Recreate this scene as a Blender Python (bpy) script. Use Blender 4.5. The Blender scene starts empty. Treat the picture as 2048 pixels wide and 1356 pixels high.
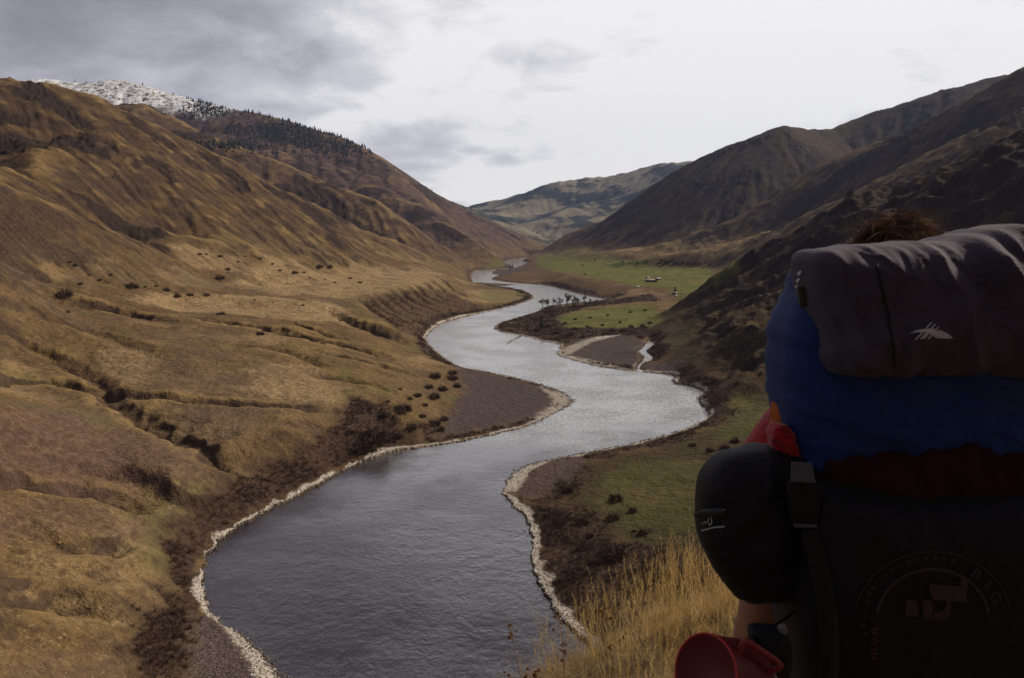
import bpy, bmesh, math, random
import numpy as np
from mathutils import Vector, Matrix, geometry
R = math.radians
rng = np.random.default_rng(7)
random.seed(7)
sc = bpy.context.scene
COL = sc.collection

# ------------------------------------------------------------------ camera
CAMZ = 110.0; F = 1500.0; HOR = 475.0; PW, PH = 2048, 1356
PITCH = math.atan((PH/2-HOR)/F)
cam_d = bpy.data.cameras.new('camera'); cam = bpy.data.objects.new('camera', cam_d); COL.objects.link(cam)
cam.location = (0, 0, CAMZ); cam.rotation_euler = (math.pi/2-PITCH, 0, 0)
cam_d.sensor_width = 36; cam_d.lens = F/PW*36; cam_d.clip_start = .05; cam_d.clip_end = 60000
cam_d.dof.use_dof = True; cam_d.dof.focus_distance = 250; cam_d.dof.aperture_fstop = 14.0
sc.camera = cam
# ------------------------------------------------------------------ sky and sun
SUN_EL, SUN_AZ = R(38), R(66)          # azimuth measured from +Y towards +X
w = bpy.data.worlds.new("World"); sc.world = w; w.use_nodes = True
sc.view_settings.view_transform = 'Standard'; sc.view_settings.look = 'None'
sc.view_settings.exposure = 0.0; sc.view_settings.gamma = 1.0

class NT:
    """tiny node-tree writer"""
    def __init__(s, tree): s.t = tree; s.n = tree.nodes; s.l = tree.links
    def new(s, typ, **kw):
        n = s.n.new(typ)
        for k, v in kw.items(): setattr(n, k, v)
        return n
    def put(s, sock, v):
        if isinstance(v, bpy.types.NodeSocket): s.l.new(v, sock)
        elif v is not None: sock.default_value = v
    def math(s, op, a, b=None, c=None, clamp=False):
        n = s.new('ShaderNodeMath', operation=op, use_clamp=clamp)
        s.put(n.inputs[0], a)
        if b is not None: s.put(n.inputs[1], b)
        if c is not None: s.put(n.inputs[2], c)
        return n.outputs[0]
    def mix(s, f, a, b, blend='MIX'):
        n = s.new('ShaderNodeMix', data_type='RGBA', blend_type=blend)
        s.put(n.inputs[0], f); s.put(n.inputs[6], a if isinstance(a, bpy.types.NodeSocket) else (*a, 1)); s.put(n.inputs[7], b if isinstance(b, bpy.types.NodeSocket) else (*b, 1))
        return n.outputs[2]
    def ramp(s, v, lo, hi, a=0.0, b=1.0):
        n = s.new('ShaderNodeMapRange', interpolation_type='SMOOTHSTEP')
        s.put(n.inputs[0], v); n.inputs[1].default_value = lo; n.inputs[2].default_value = hi; n.inputs[3].default_value = a; n.inputs[4].default_value = b
        return n.outputs[0]
    def noise(s, vec, scale, detail=4, rough=.55, dist=0.0, out=0, dims='3D'):
        n = s.new('ShaderNodeTexNoise', noise_dimensions=dims)
        s.put(n.inputs['Vector'], vec); n.inputs['Scale'].default_value = scale; n.inputs['Detail'].default_value = detail
        n.inputs['Roughness'].default_value = rough; n.inputs['Distortion'].default_value = dist
        return n.outputs[out]
    def attr(s, name):
        n = s.new('ShaderNodeAttribute', attribute_name=name); return n.outputs['Fac']
    def scale(s, vec, xyz):
        n = s.new('ShaderNodeVectorMath', operation='MULTIPLY'); s.put(n.inputs[0], vec); n.inputs[1].default_value = xyz; return n.outputs[0]

def make_world():
    T = NT(w.node_tree); T.n.clear()
    out = T.new('ShaderNodeOutputWorld'); bg = T.new('ShaderNodeBackground'); T.l.new(bg.outputs[0], out.inputs[0])
    sky = T.new('ShaderNodeTexSky', sky_type='NISHITA'); sky.sun_disc = False; sky.sun_elevation = SUN_EL; sky.sun_rotation = SUN_AZ
    skyc = T.scale(sky.outputs[0], (.09, .09, .09))
    co = T.new('ShaderNodeTexCoord').outputs['Generated']
    sp = T.new('ShaderNodeSeparateXYZ'); T.l.new(co, sp.inputs[0])
    x, y, z = sp.outputs
    zz = T.math('ADD', T.math('MAXIMUM', z, 0.0), .30)
    cb = T.new('ShaderNodeCombineXYZ'); T.put(cb.inputs[0], T.math('DIVIDE', x, zz)); T.put(cb.inputs[1], T.math('DIVIDE', y, zz))
    P = cb.outputs[0]
    n1 = T.noise(T.scale(P, (1.0, 1.25, 1)), 1.25, 8, .5, .2)
    n2 = T.noise(P, 4.2, 6, .6, .3)
    az = T.math('ARCTAN2', x, y)
    left = T.ramp(az, -.42, .02, 1, 0)
    rightlow = T.ramp(az, -.05, .15)
    high = T.ramp(z, .10, .30)
    dim_band = T.ramp(z, .37, .52)  # unseen dark sky band above the view, added to keep near water dark
    dens = T.math('ADD', T.math('MULTIPLY', n1, .72), T.math('MULTIPLY', n2, .28))
    dens = T.math('ADD', dens, T.math('MULTIPLY', left, .11))
    dens = T.math('ADD', dens, T.math('MULTIPLY', T.math('MULTIPLY', left, high), .06))
    dens = T.math('SUBTRACT', dens, T.math('MULTIPLY', rightlow, .035))
    dens = T.math('ADD', dens, T.math('MULTIPLY', dim_band, .20))
    c = T.ramp(dens, .50, .72)
    col = T.mix(c, (1.0, .98, .97), (.33, .315, .35))
    c2 = T.ramp(dens, .50, .60)
    col = T.mix(T.math('MULTIPLY', c2, .5), col, (.56, .56, .63))
    col = T.mix(T.ramp(dens, .62, .80), col, (.27, .26, .29))
    dk = T.math('MULTIPLY', T.ramp(z, .36, .50), T.ramp(z, .95, .72)); col = T.mix(T.math('MULTIPLY', dk, .8), col, (.085, .072, .085))  # added darkening high up, out of view, dims near water and ambient light
    col = T.mix(T.ramp(y, .25, -.35), col, (.12, .115, .13))
    # warm bright glow of the veiled sun is left to the lamp; the clear sky shows faintly
    col = T.mix(.06, col, skyc)
    below = T.ramp(z, -.06, .0)
    col = T.mix(below, (.10, .085, .06), col)
    T.put(bg.inputs[0], col); bg.inputs[1].default_value = 1.0
make_world()
sd_ = bpy.data.lights.new('sun', 'SUN'); sun = bpy.data.objects.new('sun', sd_); COL.objects.link(sun)
sd_.energy = 3.8; sd_.angle = R(6); sd_.color = (1, .88, .72)
sdir = Vector((math.sin(SUN_AZ)*math.cos(SUN_EL), math.cos(SUN_AZ)*math.cos(SUN_EL), math.sin(SUN_EL)))
sun.rotation_euler = sdir.to_track_quat('Z', 'Y').to_euler()

# ------------------------------------------------------------------ helpers
def tag(o, label=None, cat=None, group=None, kind=None):
    if label: o['label'] = label
    if cat: o['category'] = cat
    if group: o['group'] = group
    if kind: o['kind'] = kind
    return o
def ray(px, py):
    px = np.asarray(px, float); py = np.asarray(py, float)
    a = px-PW/2; b = PH/2-py
    d = np.stack([a, b*math.sin(PITCH)+F*math.cos(PITCH), b*math.cos(PITCH)-F*math.sin(PITCH)], -1)
    return d
def atz(px, py, z):
    d = ray(px, py); t = (z-CAMZ)/d[..., 2]; p = d*t[..., None]; p[..., 2] += CAMZ; return p
def atY(px, py, Y):
    d = ray(px, py); t = Y/d[..., 1]; p = d*np.asarray(t)[..., None]; p[..., 2] += CAMZ; return p
def smooth(x, a, b):
    t = np.clip((x-a)/(b-a), 0, 1); return t*t*(3-2*t)
_perm = rng.permutation(512).astype(np.int32); _ga = rng.random(512)*2*np.pi
_gx, _gy = np.cos(_ga).astype(np.float32), np.sin(_ga).astype(np.float32)
def perlin(x, y):
    xi = np.floor(x).astype(np.int32); yi = np.floor(y).astype(np.int32)
    xf = (x-xi).astype(np.float32); yf = (y-yi).astype(np.float32)
    u = xf*xf*xf*(xf*(xf*6-15)+10); v = yf*yf*yf*(yf*(yf*6-15)+10)
    def g(ix, iy, dx, dy):
        h = _perm[(_perm[ix & 511]+iy) & 511]; return _gx[h]*dx+_gy[h]*dy
    a = g(xi, yi, xf, yf); b = g(xi+1, yi, xf-1, yf); c = g(xi, yi+1, xf, yf-1); d = g(xi+1, yi+1, xf-1, yf-1)
    return ((a+(b-a)*u)*(1-v)+(c+(d-c)*u)*v)*1.5
def fbm(x, y, o=4, lac=2.03, gain=.5):
    s = 0; a = 1
    for i in range(o): s = s+a*perlin(x+i*17.3, y-i*9.1); x = x*lac; y = y*lac; a *= gain
    return s
def ridged(x, y, o=4, gain=.5):
    s = 0; a = 1; t = 0
    for i in range(o): s = s+a*(1-np.abs(perlin(x+i*31.7, y+i*7.9))*2); t += a; x = x*2.03; y = y*2.03; a *= gain
    return s/t
def blur(a, s):
    if s <= 0: return a
    n = int(3*s)+1; k = np.exp(-.5*(np.arange(-n, n+1)/s)**2); k /= k.sum(); k = k.astype(np.float32)
    for ax in (0, 1):
        p = [(0, 0), (0, 0)]; p[ax] = (n, n); b = np.pad(a, p, mode='edge'); o = np.zeros_like(a)
        for i, kv in enumerate(k):
            o += kv*(b[i:i+a.shape[0]] if ax == 0 else b[:, i:i+a.shape[1]])
        a = o
    return a

# ------------------------------------------------------------------ terrain plan
# shorelines read off at water level (z = 0), near to far
LB = [(700,1500),(620,1410),(565,1356),(525,1312),(480,1268),(428,1236),(410,1190),(406,1150),(420,1108),(460,1068),(520,1030),(600,990),(660,958),(720,927),(780,906),(850,894),(920,883),(1000,866),(1060,850),(1110,826),(1142,806),(1137,795),(1100,776),(1050,761),(990,748),(930,738),(896,722),(868,700),(851,680),(868,656),(900,641),(950,628),(1000,618),(1042,607),(1065,597),(1062,588),(1040,580),(1000,574),(960,571),(946,566),(944,547),(962,541),(1000,538.5),(1018,536),(1020,532.5),(1003,526.5),(998,523.5),(1020,519.5),(1045,516.5),(1060,514)]
RB = [(1090,514),(1058,519),(1045,523),(1062,526),(1040,534),(1027,538),(1000,542),(984,546),(999,551),(983,558),(1005,563),(1045,567),(1092,570),(1132,580),(1172,590),(1205,596.5),(1238,597.5),(1210,601),(1185,603.5),(1130,609),(1090,614),(1076,623),(1040,634),(1002,645),(989,655),(1000,663),(1050,672),(1082,681),(1119,688),(1121,698),(1116,709),(1150,721),(1200,733),(1260,741),(1320,747),(1352,752),(1347,766),(1375,771),(1397,777),(1412,788),(1398,800),(1420,830),(1404,845),(1370,860),(1320,875),(1250,892),(1180,905),(1110,919),(1050,933),(1021,955),(1007,983),(1026,1010),(1051,1035),(1064,1080),(1061,1120),(1080,1170),(1110,1222),(1150,1268),(1195,1310),(1232,1340),(1262,1370),(1350,1460),(1420,1540)]
POND = [(1298,680),(1312,687),(1293,702),(1307,714),(1305,724),(1284,730),(1281,738),(1296,742),(1272,744),(1274,733),(1284,722),(1290,713),(1264,709),(1282,697)]
def zp(l): return [tuple(p) for p in atz([a for a, b in l], [b for a, b in l], 0.0)[:, :2]]
LBw, RBw, PDw = zp(LB), zp(RB), zp(POND)
def subdiv(pts, k=4):       # Catmull-Rom rounding of a shoreline
    P = np.array(pts); out = []
    for i in range(len(P)-1):
        p0, p1, p2, p3 = P[max(i-1, 0)], P[i], P[i+1], P[min(i+2, len(P)-1)]
        for j in range(k):
            t = j/k; out.append(.5*((2*p1)+(-p0+p2)*t+(2*p0-5*p1+4*p2-p3)*t*t+(-p0+3*p1-3*p2+p3)*t**3))
    out.append(P[-1]); return np.array(out)
river = np.concatenate([subdiv(LBw, 3), subdiv(RBw, 3)]); pond = np.array(PDw)
# small gravel bars / shoals inside the river (waterline level)
SHOAL = [np.array(zp([(950,567),(985,566.5),(1030,569),(1010,571.5),(970,570.5)]))]

DT = 0.003; TH0, TH1 = -R(43), R(43); LR0, LR1 = math.log(70), math.log(11500)
EC = int((TH1-TH0)/DT)+1; ER = int((LR1-LR0)/DT)+1
def chart(X, Y):
    r = np.hypot(X, Y); return (np.arctan2(X, Y)-TH0)/DT, (np.log(r)-LR0)/DT
CP = []; CE = []
def line(pts):
    """breakline through world points"""
    s = len(CP)
    for i, p in enumerate(pts):
        CP.append(tuple(float(v) for v in p))
        if i: CE.append((s+i-1, s+i))
def pts(ps):
    for p in ps: CP.append(tuple(float(v) for v in p))
def LZ(l): return [tuple(atz(a, b, c)) for a, b, c in l]
def LV(l, drop): return [(x, y, max(z-drop, 22)) for x, y, z in LY(l)]
def LY(l): return [tuple(atY(a, b, c)) for a, b, c in l]
line([(x, y, .3) for x, y in LBw]); line([(x, y, .3) for x, y in RBw])
# --- left benches
pts(LZ([(-60,1500,20),(240,1450,8),(0,1356,20),(120,1356,14),(240,1356,7),(440,1345,2.5),(330,1250,4),(250,1290,9),(0,1235,23),(200,1262,13),(360,1180,3),(370,1090,3.5),(450,1030,3),(-150,1200,34),
 (0,1100,25),(200,1105,18),(288,1102,13),(325,1175,5),(0,1020,28),(230,1030,18),(0,940,31),(330,1020,9),(345,1000,15),(355,1030,7),(508,966,7),(540,960,4),(462,938,17),(380,898,21),(300,862,24),(200,832,28),(100,802,31),(0,780,34),(200,900,27),(350,950,21),
 (0,700,46),(-200,760,60),(-200,1000,45),(200,735,36),(370,700,40),(320,740,34),(450,760,29),(600,800,22),(700,850,13),(660,900,5),(780,880,3.5),(560,925,9),(590,960,4),(640,870,13),(560,850,21),(880,860,2.5),(900,800,4),(960,800,2),(1060,800,1.8),(940,760,2.5),(880,762,7),(850,722,9),(835,700,6),(800,700,14),
 (700,700,26),(600,665,33),(500,645,39),(300,625,48),(100,612,57),(0,600,63),(150,660,50),(400,610,44),(560,620,39),(-200,600,80),(650,640,33),(760,720,20),(740,780,19)]))
line(LZ([(845,655,9),(790,650,25),(745,625,31),(718,600,36),(760,588,37),(800,580,37.5),(850,573,38),(884,558,39),(886,545,40),(870,538,44)]))
line(LZ([(900,632,3),(960,606,3),(985,598,2.5),(955,585,2.5),(925,572,4),(945,550,3)]))
pts(LZ([(1000,590,2.5),(1040,595,2),(900,550,28),(930,560,14),(910,530,40),(940,530,25),(990,531,6),
 (700,572,42),(600,578,45),(750,548,46),(820,545,43),(600,545,53),(400,568,59),(300,560,68),(200,570,68),(500,550,60),(480,590,50),(100,580,68),(0,560,76),(0,520,94),(130,530,84),(-200,500,110),(700,540,52),(800,532,54)]))
# nearest left hill
line(LY([(-300,200,640),(-150,280,660),(0,345,700),(100,385,740),(200,440,800),(300,488,880),(350,508,930),(420,532,980)]))
line([tuple(np.array(p)*[1.17, 1.17, 1]+[0, 0, -22]) for p in LY([(-300,200,640),(-150,280,660),(0,345,700),(100,385,740),(200,440,800),(300,488,880),(350,508,930)])])
# big brown hill: crest, spurs, gullies
A = [(-300,150,1150),(-150,140,1180),(0,147,1250),(85,154,1280),(137,165,1290),(170,164,1300),(240,184,1330),(280,207,1350),(320,237,1380),(370,264,1420),(410,289,1450),(460,309,1490),(530,349,1550),(600,384,1620),(650,405,1680),(700,435,1740),(760,466,1780),(820,497,1780),(862,520,1740),(882,536,1650)]
line(LY(A))
line(LY([(232,186,1325),(250,250,1255),(320,320,1210),(400,420,1130),(440,470,1060),(480,505,1010)]))
pts(LY([(60,300,1020),(150,300,1120),(215,310,1120),(170,360,1010),(230,390,1000),(300,420,990),(80,340,950),(120,250,1190)]))
line(LY([(60,200,1200),(40,280,1100),(20,350,1000)]))
line(LY([(470,318,1480),(540,390,1400),(620,450,1340),(690,500,1330),(740,530,1380)]))
line(LY([(380,280,1420),(420,360,1330),(490,440,1240),(560,505,1190)]))
line(LY([(640,410,1670),(700,470,1600),(770,520,1550)]))
# second ridge
B = [(-300,60,2500),(0,150,2500),(160,190,2550),(250,184,2600),(310,195,2600),(380,225,2600),(430,270,2550),(480,300,2500),(560,309,2500),(620,343,2500),(680,361,2450),(740,384,2400),(790,396,2350),(830,409,2350),(870,438,2350),(900,474,2350),(945,507,2350),(985,521,2450)]
line([(x, y, z-(60 if i < 3 else 0)) for i, (x, y, z) in enumerate(LY(B))])
line(LV([(0,260,1900),(170,250,1900),(280,275,1950),(370,330,1950),(460,370,1980),(530,400,2000),(600,430,2030),(700,470,2060),(780,500,2060),(850,525,2060),(900,528,2000)], 130))
line(LY([(790,396,2350),(800,440,2240),(830,490,2150),(850,515,2120)]))
line(LY([(590,330,2480),(640,400,2300),(720,450,2200)]))
# snowy mountain
Cc = [(-300,200,4300),(0,158,4400),(50,152,4500),(110,151,4500),(190,147,4500),(250,155,4500),(300,165,4450),(370,190,4400),(400,199,4400),(480,217,4300),(550,229,4200),(610,249,4200),(700,274,4050),(760,308,3950),(800,329,3900),(870,349,3800),(910,374,3700),(955,404,3600),(1000,434,3600),(1040,463,3700),(1075,484,4000),(1095,493,4600)]
line(LY(Cc))
line(LV([(0,300,3400),(250,270,3400),(400,320,3300),(480,345,3200),(560,350,3150),(640,385,3100),(740,420,3000),(800,430,2900),(860,460,2800),(910,490,2750),(960,515,2750)], 220))
line(LY([(530,232,4200),(510,258,4000),(480,285,3800),(520,310,3600)]))
line(LY([(620,250,4200),(640,300,3900),(700,350,3600),(760,390,3300)]))
line(LY([(440,215,4350),(440,260,4000),(450,285,3700)]))
line(LY([(905,373,3700),(900,410,3500),(950,460,3200),(1000,500,3000),(1010,512,3000)]))
line(LY([(860,350,3800),(830,390,3500),(860,430,3200)]))
pts(LY([(1060,505,4200),(1090,501,4600),(1110,497,5200),(1080,512,3800)]))
# far range
line(LY([(800,420,8800),(900,412,8600),(955,396,8400),(1010,363,8200),(1045,368,8200),(1080,360,8200),(1112,346,8200),(1145,352,8250),(1180,345,8300),(1225,342,8350),(1262,332,8400),(1320,332,8500),(1400,330,8600),(1700,330,8600)]))
line(LY([(1010,375,8200),(1000,420,7600),(1050,450,6700)])); line(LY([(1110,360,8200),(1080,400,7600),(1070,440,7000)]))
line(LY([(1050,470,6200),(1100,432,6600),(1150,396,6900),(1190,400,7000),(1240,385,7100),(1320,350,7200),(1400,330,7200)]))
line(LY([(1040,455,6900),(1080,430,7400),(1130,400,7700),(1180,385,7800)]))
pts(LY([(1130,490,5600),(1160,480,5800),(1200,460,6000),(1080,480,5600)]))
pts([(a*r, r, 300.) for a in (-.8, -.5, -.3, -.1, .1, .3, .5, .8) for r in (10800,)])
# right ridge
E = [(1120,493,4700),(1160,470,4200),(1200,439,3700),(1260,386,3450),(1320,345,3300),(1400,304,3200),(1445,288,3150),(1455,285,3150),(1500,269,3120),(1550,248,3100),(1585,240,3100),(1605,241,3100),(1625,250,3100),(1700,239,3250),(1720,226,3250),(1800,194,3250),(1850,184,3250),(1920,160,3200),(1960,141,3200),(2048,132,3200),(2300,60,3200)]
line(LY(E))
line(LY([(1510,270,3100),(1540,330,2800),(1480,390,2650),(1400,440,2600)]))        # spur
line(LY([(1610,245,3090),(1660,300,2800),(1620,350,2600),(1560,370,2500)]))  # brighter red ring stands in for the highlight along the edge
line(LY([(1400,306,3190),(1330,400,2950),(1260,460,2900)]))
line(LY([(1460,290,3140),(1430,350,2950),(1350,440,2780)]))                        # gully
line(LV([(1700,300,3150),(1720,330,2850),(1640,370,2650),(1560,420,2600),(1470,460,2600)], 70))
line(LV([(2300,250,2700),(2000,260,2700),(1900,270,2700),(1800,290,2700)], 150))
# next ridges to the right
Fr = [(2300,15,1850),(2048,109,1900),(1990,131,1950),(1950,157,2000),(1900,194,2050),(1850,216,2100),(1835,240,2120),(1780,270,2150),(1700,299,2200),(1640,321,2250),(1600,350,2270),(1500,405,2300),(1400,460,2350),(1330,488,2500)]
line(LY(Fr))
line(LV([(2300,180,1650),(2048,230,1700),(1950,290,1750),(1850,330,1850),(1750,370,1930),(1650,400,2000),(1550,440,2050),(1480,470,2100)], 80))
G = [(2300,100,1400),(2048,194,1450),(1990,224,1480),(1900,268,1520),(1850,299,1560),(1790,338,1600),(1700,388,1680),(1600,425,1720),(1500,462,1800),(1430,485,1900)]
line(LY(G))
line(LV([(2300,300,1130),(2048,330,1150),(1950,370,1180),(1850,400,1220),(1750,430,1260),(1650,460,1300),(1560,490,1400),(1500,510,1500)], 90))
H = [(2400,110,800),(2200,190,790),(2048,250,800),(2000,268,820),(1960,290,840),(1920,330,860),(1870,345,870),(1850,368,880),(1800,362,890),(1740,374,900),(1700,384,910),(1655,424,920),(1600,440,930),(1560,455,940),(1530,480,950),(1500,503,955),(1480,524,960),(1440,544,965),(1400,570,965),(1360,602,960),(1325,640,950)]
line([tuple(p[:2])+(max(p[2], 4),) for p in LY(H)])
pts(LZ([(1311,688,3),(1330,722,4),(1358,748,3),(1380,762,5),(1410,776,5),(1440,800,6),(1445,830,5)]))
line(LY([(1700,386,905),(1600,520,820),(1510,600,720),(1440,690,600)]))
line(LY([(1850,370,875),(1760,480,760),(1660,560,680),(1580,640,580),(1520,720,500)]))
line(LY([(1780,372,890),(1680,500,800),(1590,590,680),(1490,680,575)]))
line(LY([(1610,440,925),(1540,540,850),(1460,620,740),(1385,680,680)]))
line(LY([(1560,458,938),(1490,560,860),(1400,640,770),(1345,680,725)]))
pts(LY([(2048,500,600),(1900,600,540),(1750,700,490),(1620,780,470),(2200,600,450),(2048,800,330)]))
pts(LZ([(1540,850,9),(1600,900,14),(1470,870,6),(1300,960,5),(1450,950,10),(1350,920,4),(1150,980,3),(1200,1050,4.5),(1400,1050,9),(1400,1150,12),(1150,1150,3.5),(1300,1250,8),(1250,1180,5),(1500,1356,18),(1700,1000,26),(2048,900,45),(2048,1200,55),(1400,1450,12),(1800,1500,45)]))
# flood plain, gravel bar, green terrace
pts(LZ([(1030,655,2),(1080,640,3),(1150,660,4),(1200,640,6),(1280,640,6),(1290,665,4),(1180,680,3),(1150,700,1.5),(1220,710,1.8),(1250,695,2.5),(1330,735,2),(1120,620,4),(1200,612,4),(1290,610,8),(1240,592,5)]))
line(LZ([(1020,538,4),(1050,535,12),(1090,541,21),(1150,552,25),(1200,560,24),(1250,570,20),(1268,580,16),(1262,596,8)]))
pts(LZ([(1090,522,28),(1150,535,27),(1200,525,32),(1300,560,22),(1300,535,27),(1400,560,24),(1350,580,17),(1440,540,32),(1080,508,40),(1130,505,45),(1100,530,24),(1050,545,6),(1080,562,4),(1060,528,14)]))
pts(LY([(1200,500,2900),(1270,496,2800),(1350,490,2700),(1420,492,2400),(1470,505,2100),(1480,520,1800),(1150,497,3600),(1380,515,2200),(1520,540,1500),(1450,575,1250),(1390,610,1150),(1350,635,1080)]))
pts([(x, 72., 8.) for x in (-68, -30, 0, 30, 68)])
pts([(math.sin(a)*72, math.cos(a)*72, 25.) for a in (-.74, .74)])

def tin():
    cp = np.array(CP); a, b = chart(cp[:, 0], cp[:, 1])
    vs = [Vector((float(x), float(y))) for x, y in zip(a, b)]
    ov, oe, of, iv, ie, if_ = geometry.delaunay_2d_cdt(vs, CE, [], 0, 1e-4)
    z = np.zeros(len(ov))
    for i, lst in enumerate(iv):
        if lst: z[i] = cp[lst[0], 2]
        else:                                     # an edge crossing: take the nearest inputs' mean
            d = (a-ov[i][0])**2+(b-ov[i][1])**2; k = np.argsort(d)[:3]; z[i] = cp[k, 2].mean()
    g = np.full((ER, EC), np.nan, np.float32)
    for f in of:
        x = [ov[k][0] for k in f]; y = [ov[k][1] for k in f]; zz = [z[k] for k in f]
        x0, x1 = max(0, int(min(x))), min(EC-1, int(max(x))+1); y0, y1 = max(0, int(min(y))), min(ER-1, int(max(y))+1)
        if x1 < x0 or y1 < y0: continue
        X, Y = np.meshgrid(np.arange(x0, x1+1), np.arange(y0, y1+1))
        den = (y[1]-y[2])*(x[0]-x[2])+(x[2]-x[1])*(y[0]-y[2])
        if abs(den) < 1e-9: continue
        l0 = ((y[1]-y[2])*(X-x[2])+(x[2]-x[1])*(Y-y[2]))/den; l1 = ((y[2]-y[0])*(X-x[2])+(x[0]-x[2])*(Y-y[2]))/den; l2 = 1-l0-l1
        m = (l0 >= -1e-6) & (l1 >= -1e-6) & (l2 >= -1e-6)
        s = g[y0:y1+1, x0:x1+1]; s[m] = (l0*zz[0]+l1*zz[1]+l2*zz[2])[m]
    # fill outside the hull from the nearest column / row
    for j in range(ER):
        row = g[j]; ok = ~np.isnan(row)
        if ok.any(): g[j] = np.interp(np.arange(EC), np.nonzero(ok)[0], row[ok])
    bad = np.isnan(g).all(1); good = np.nonzero(~bad)[0]
    for j in np.nonzero(bad)[0]: g[j] = g[good[np.argmin(abs(good-j))]]
    return g
Hh = tin()
th = TH0+np.arange(EC)*DT; lr = LR0+np.arange(ER)*DT
TH, LRr = np.meshgrid(th.astype(np.float32), lr.astype(np.float32)); RR = np.exp(LRr); XX = np.sin(TH)*RR; YY = np.cos(TH)*RR

def poly_sd(X, Y, poly, closed=True):
    """signed distance, positive inside"""
    X = X.ravel(); Y = Y.ravel(); d2 = np.full(X.shape, 1e12, np.float32); ins = np.zeros(X.shape, bool)
    n = len(poly)
    for i in range(n if closed else n-1):
        x0, y0 = poly[i]; x1, y1 = poly[(i+1) % n]; ex, ey = x1-x0, y1-y0; L = ex*ex+ey*ey+1e-9
        t = np.clip(((X-x0)*ex+(Y-y0)*ey)/L, 0, 1); dx = X-x0-t*ex; dy = Y-y0-t*ey
        np.minimum(d2, dx*dx+dy*dy, out=d2)
        if closed and abs(ey) > 1e-12:
            c = ((y0 > Y) != (y1 > Y)) & (X < ex*(Y-y0)/ey+x0); ins ^= c
    return np.where(ins, 1, -1)*np.sqrt(d2)
def water_sd(X, Y):
    s = poly_sd(X, Y, river); s = np.maximum(s, poly_sd(X, Y, pond))
    for p in SHOAL: s = np.minimum(s, -poly_sd(X, Y, p))
    return s.reshape(X.shape)
SDc = water_sd(XX[::2, ::2], YY[::2, ::2])            # coarse, for masks during erosion
def up2(a, shape):
    r = np.linspace(0, a.shape[0]-1, shape[0]); c = np.linspace(0, a.shape[1]-1, shape[1]); return resample(a, r, c)
def resample(a, r, c):
    r0 = np.clip(np.floor(r).astype(int), 0, a.shape[0]-2); c0 = np.clip(np.floor(c).astype(int), 0, a.shape[1]-2)
    fr = (r-r0)[:, None].astype(np.float32); fc = (c-c0)[None, :].astype(np.float32)
    t = a[r0]*(1-fr)+a[r0+1]*fr
    return t[:, c0]*(1-fc)+t[:, c0+1]*fc
SD = up2(SDc.astype(np.float32), (ER, EC))

# smooth the facets, more on the broad hillsides than on crests
sm = blur(Hh, 5); Hh = np.where(Hh > sm, .6*Hh+.4*sm, .35*Hh+.65*sm); Hh = blur(Hh, 1.2)
out = np.maximum(-SD, 0)
hill = smooth(out, 10, 120)*smooth(Hh, 8, 90)                 # 1 on the mountains
bench = smooth(out, 8, 50)*smooth(Hh, 5, 20)
amp = RR*.010
wx = XX+RR*.02*fbm(XX/180, YY/180, 2); wy = YY+RR*.02*fbm(XX/180+50, YY/180+50, 2)
Hh = Hh+hill*(fbm(wx/300, wy/300, 5)*10*smooth(RR, 400, 2500)+ (ridged(wx/130, wy/130, 4)-.6)*9*smooth(RR, 300, 1500))
Hh = Hh+bench*(fbm(XX/45, YY/45, 4)*1.4+fbm(XX/14, YY/14, 3)*.25)
Hh = Hh+hill*(fbm(XX/60, YY/60, 4)*2)

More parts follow.
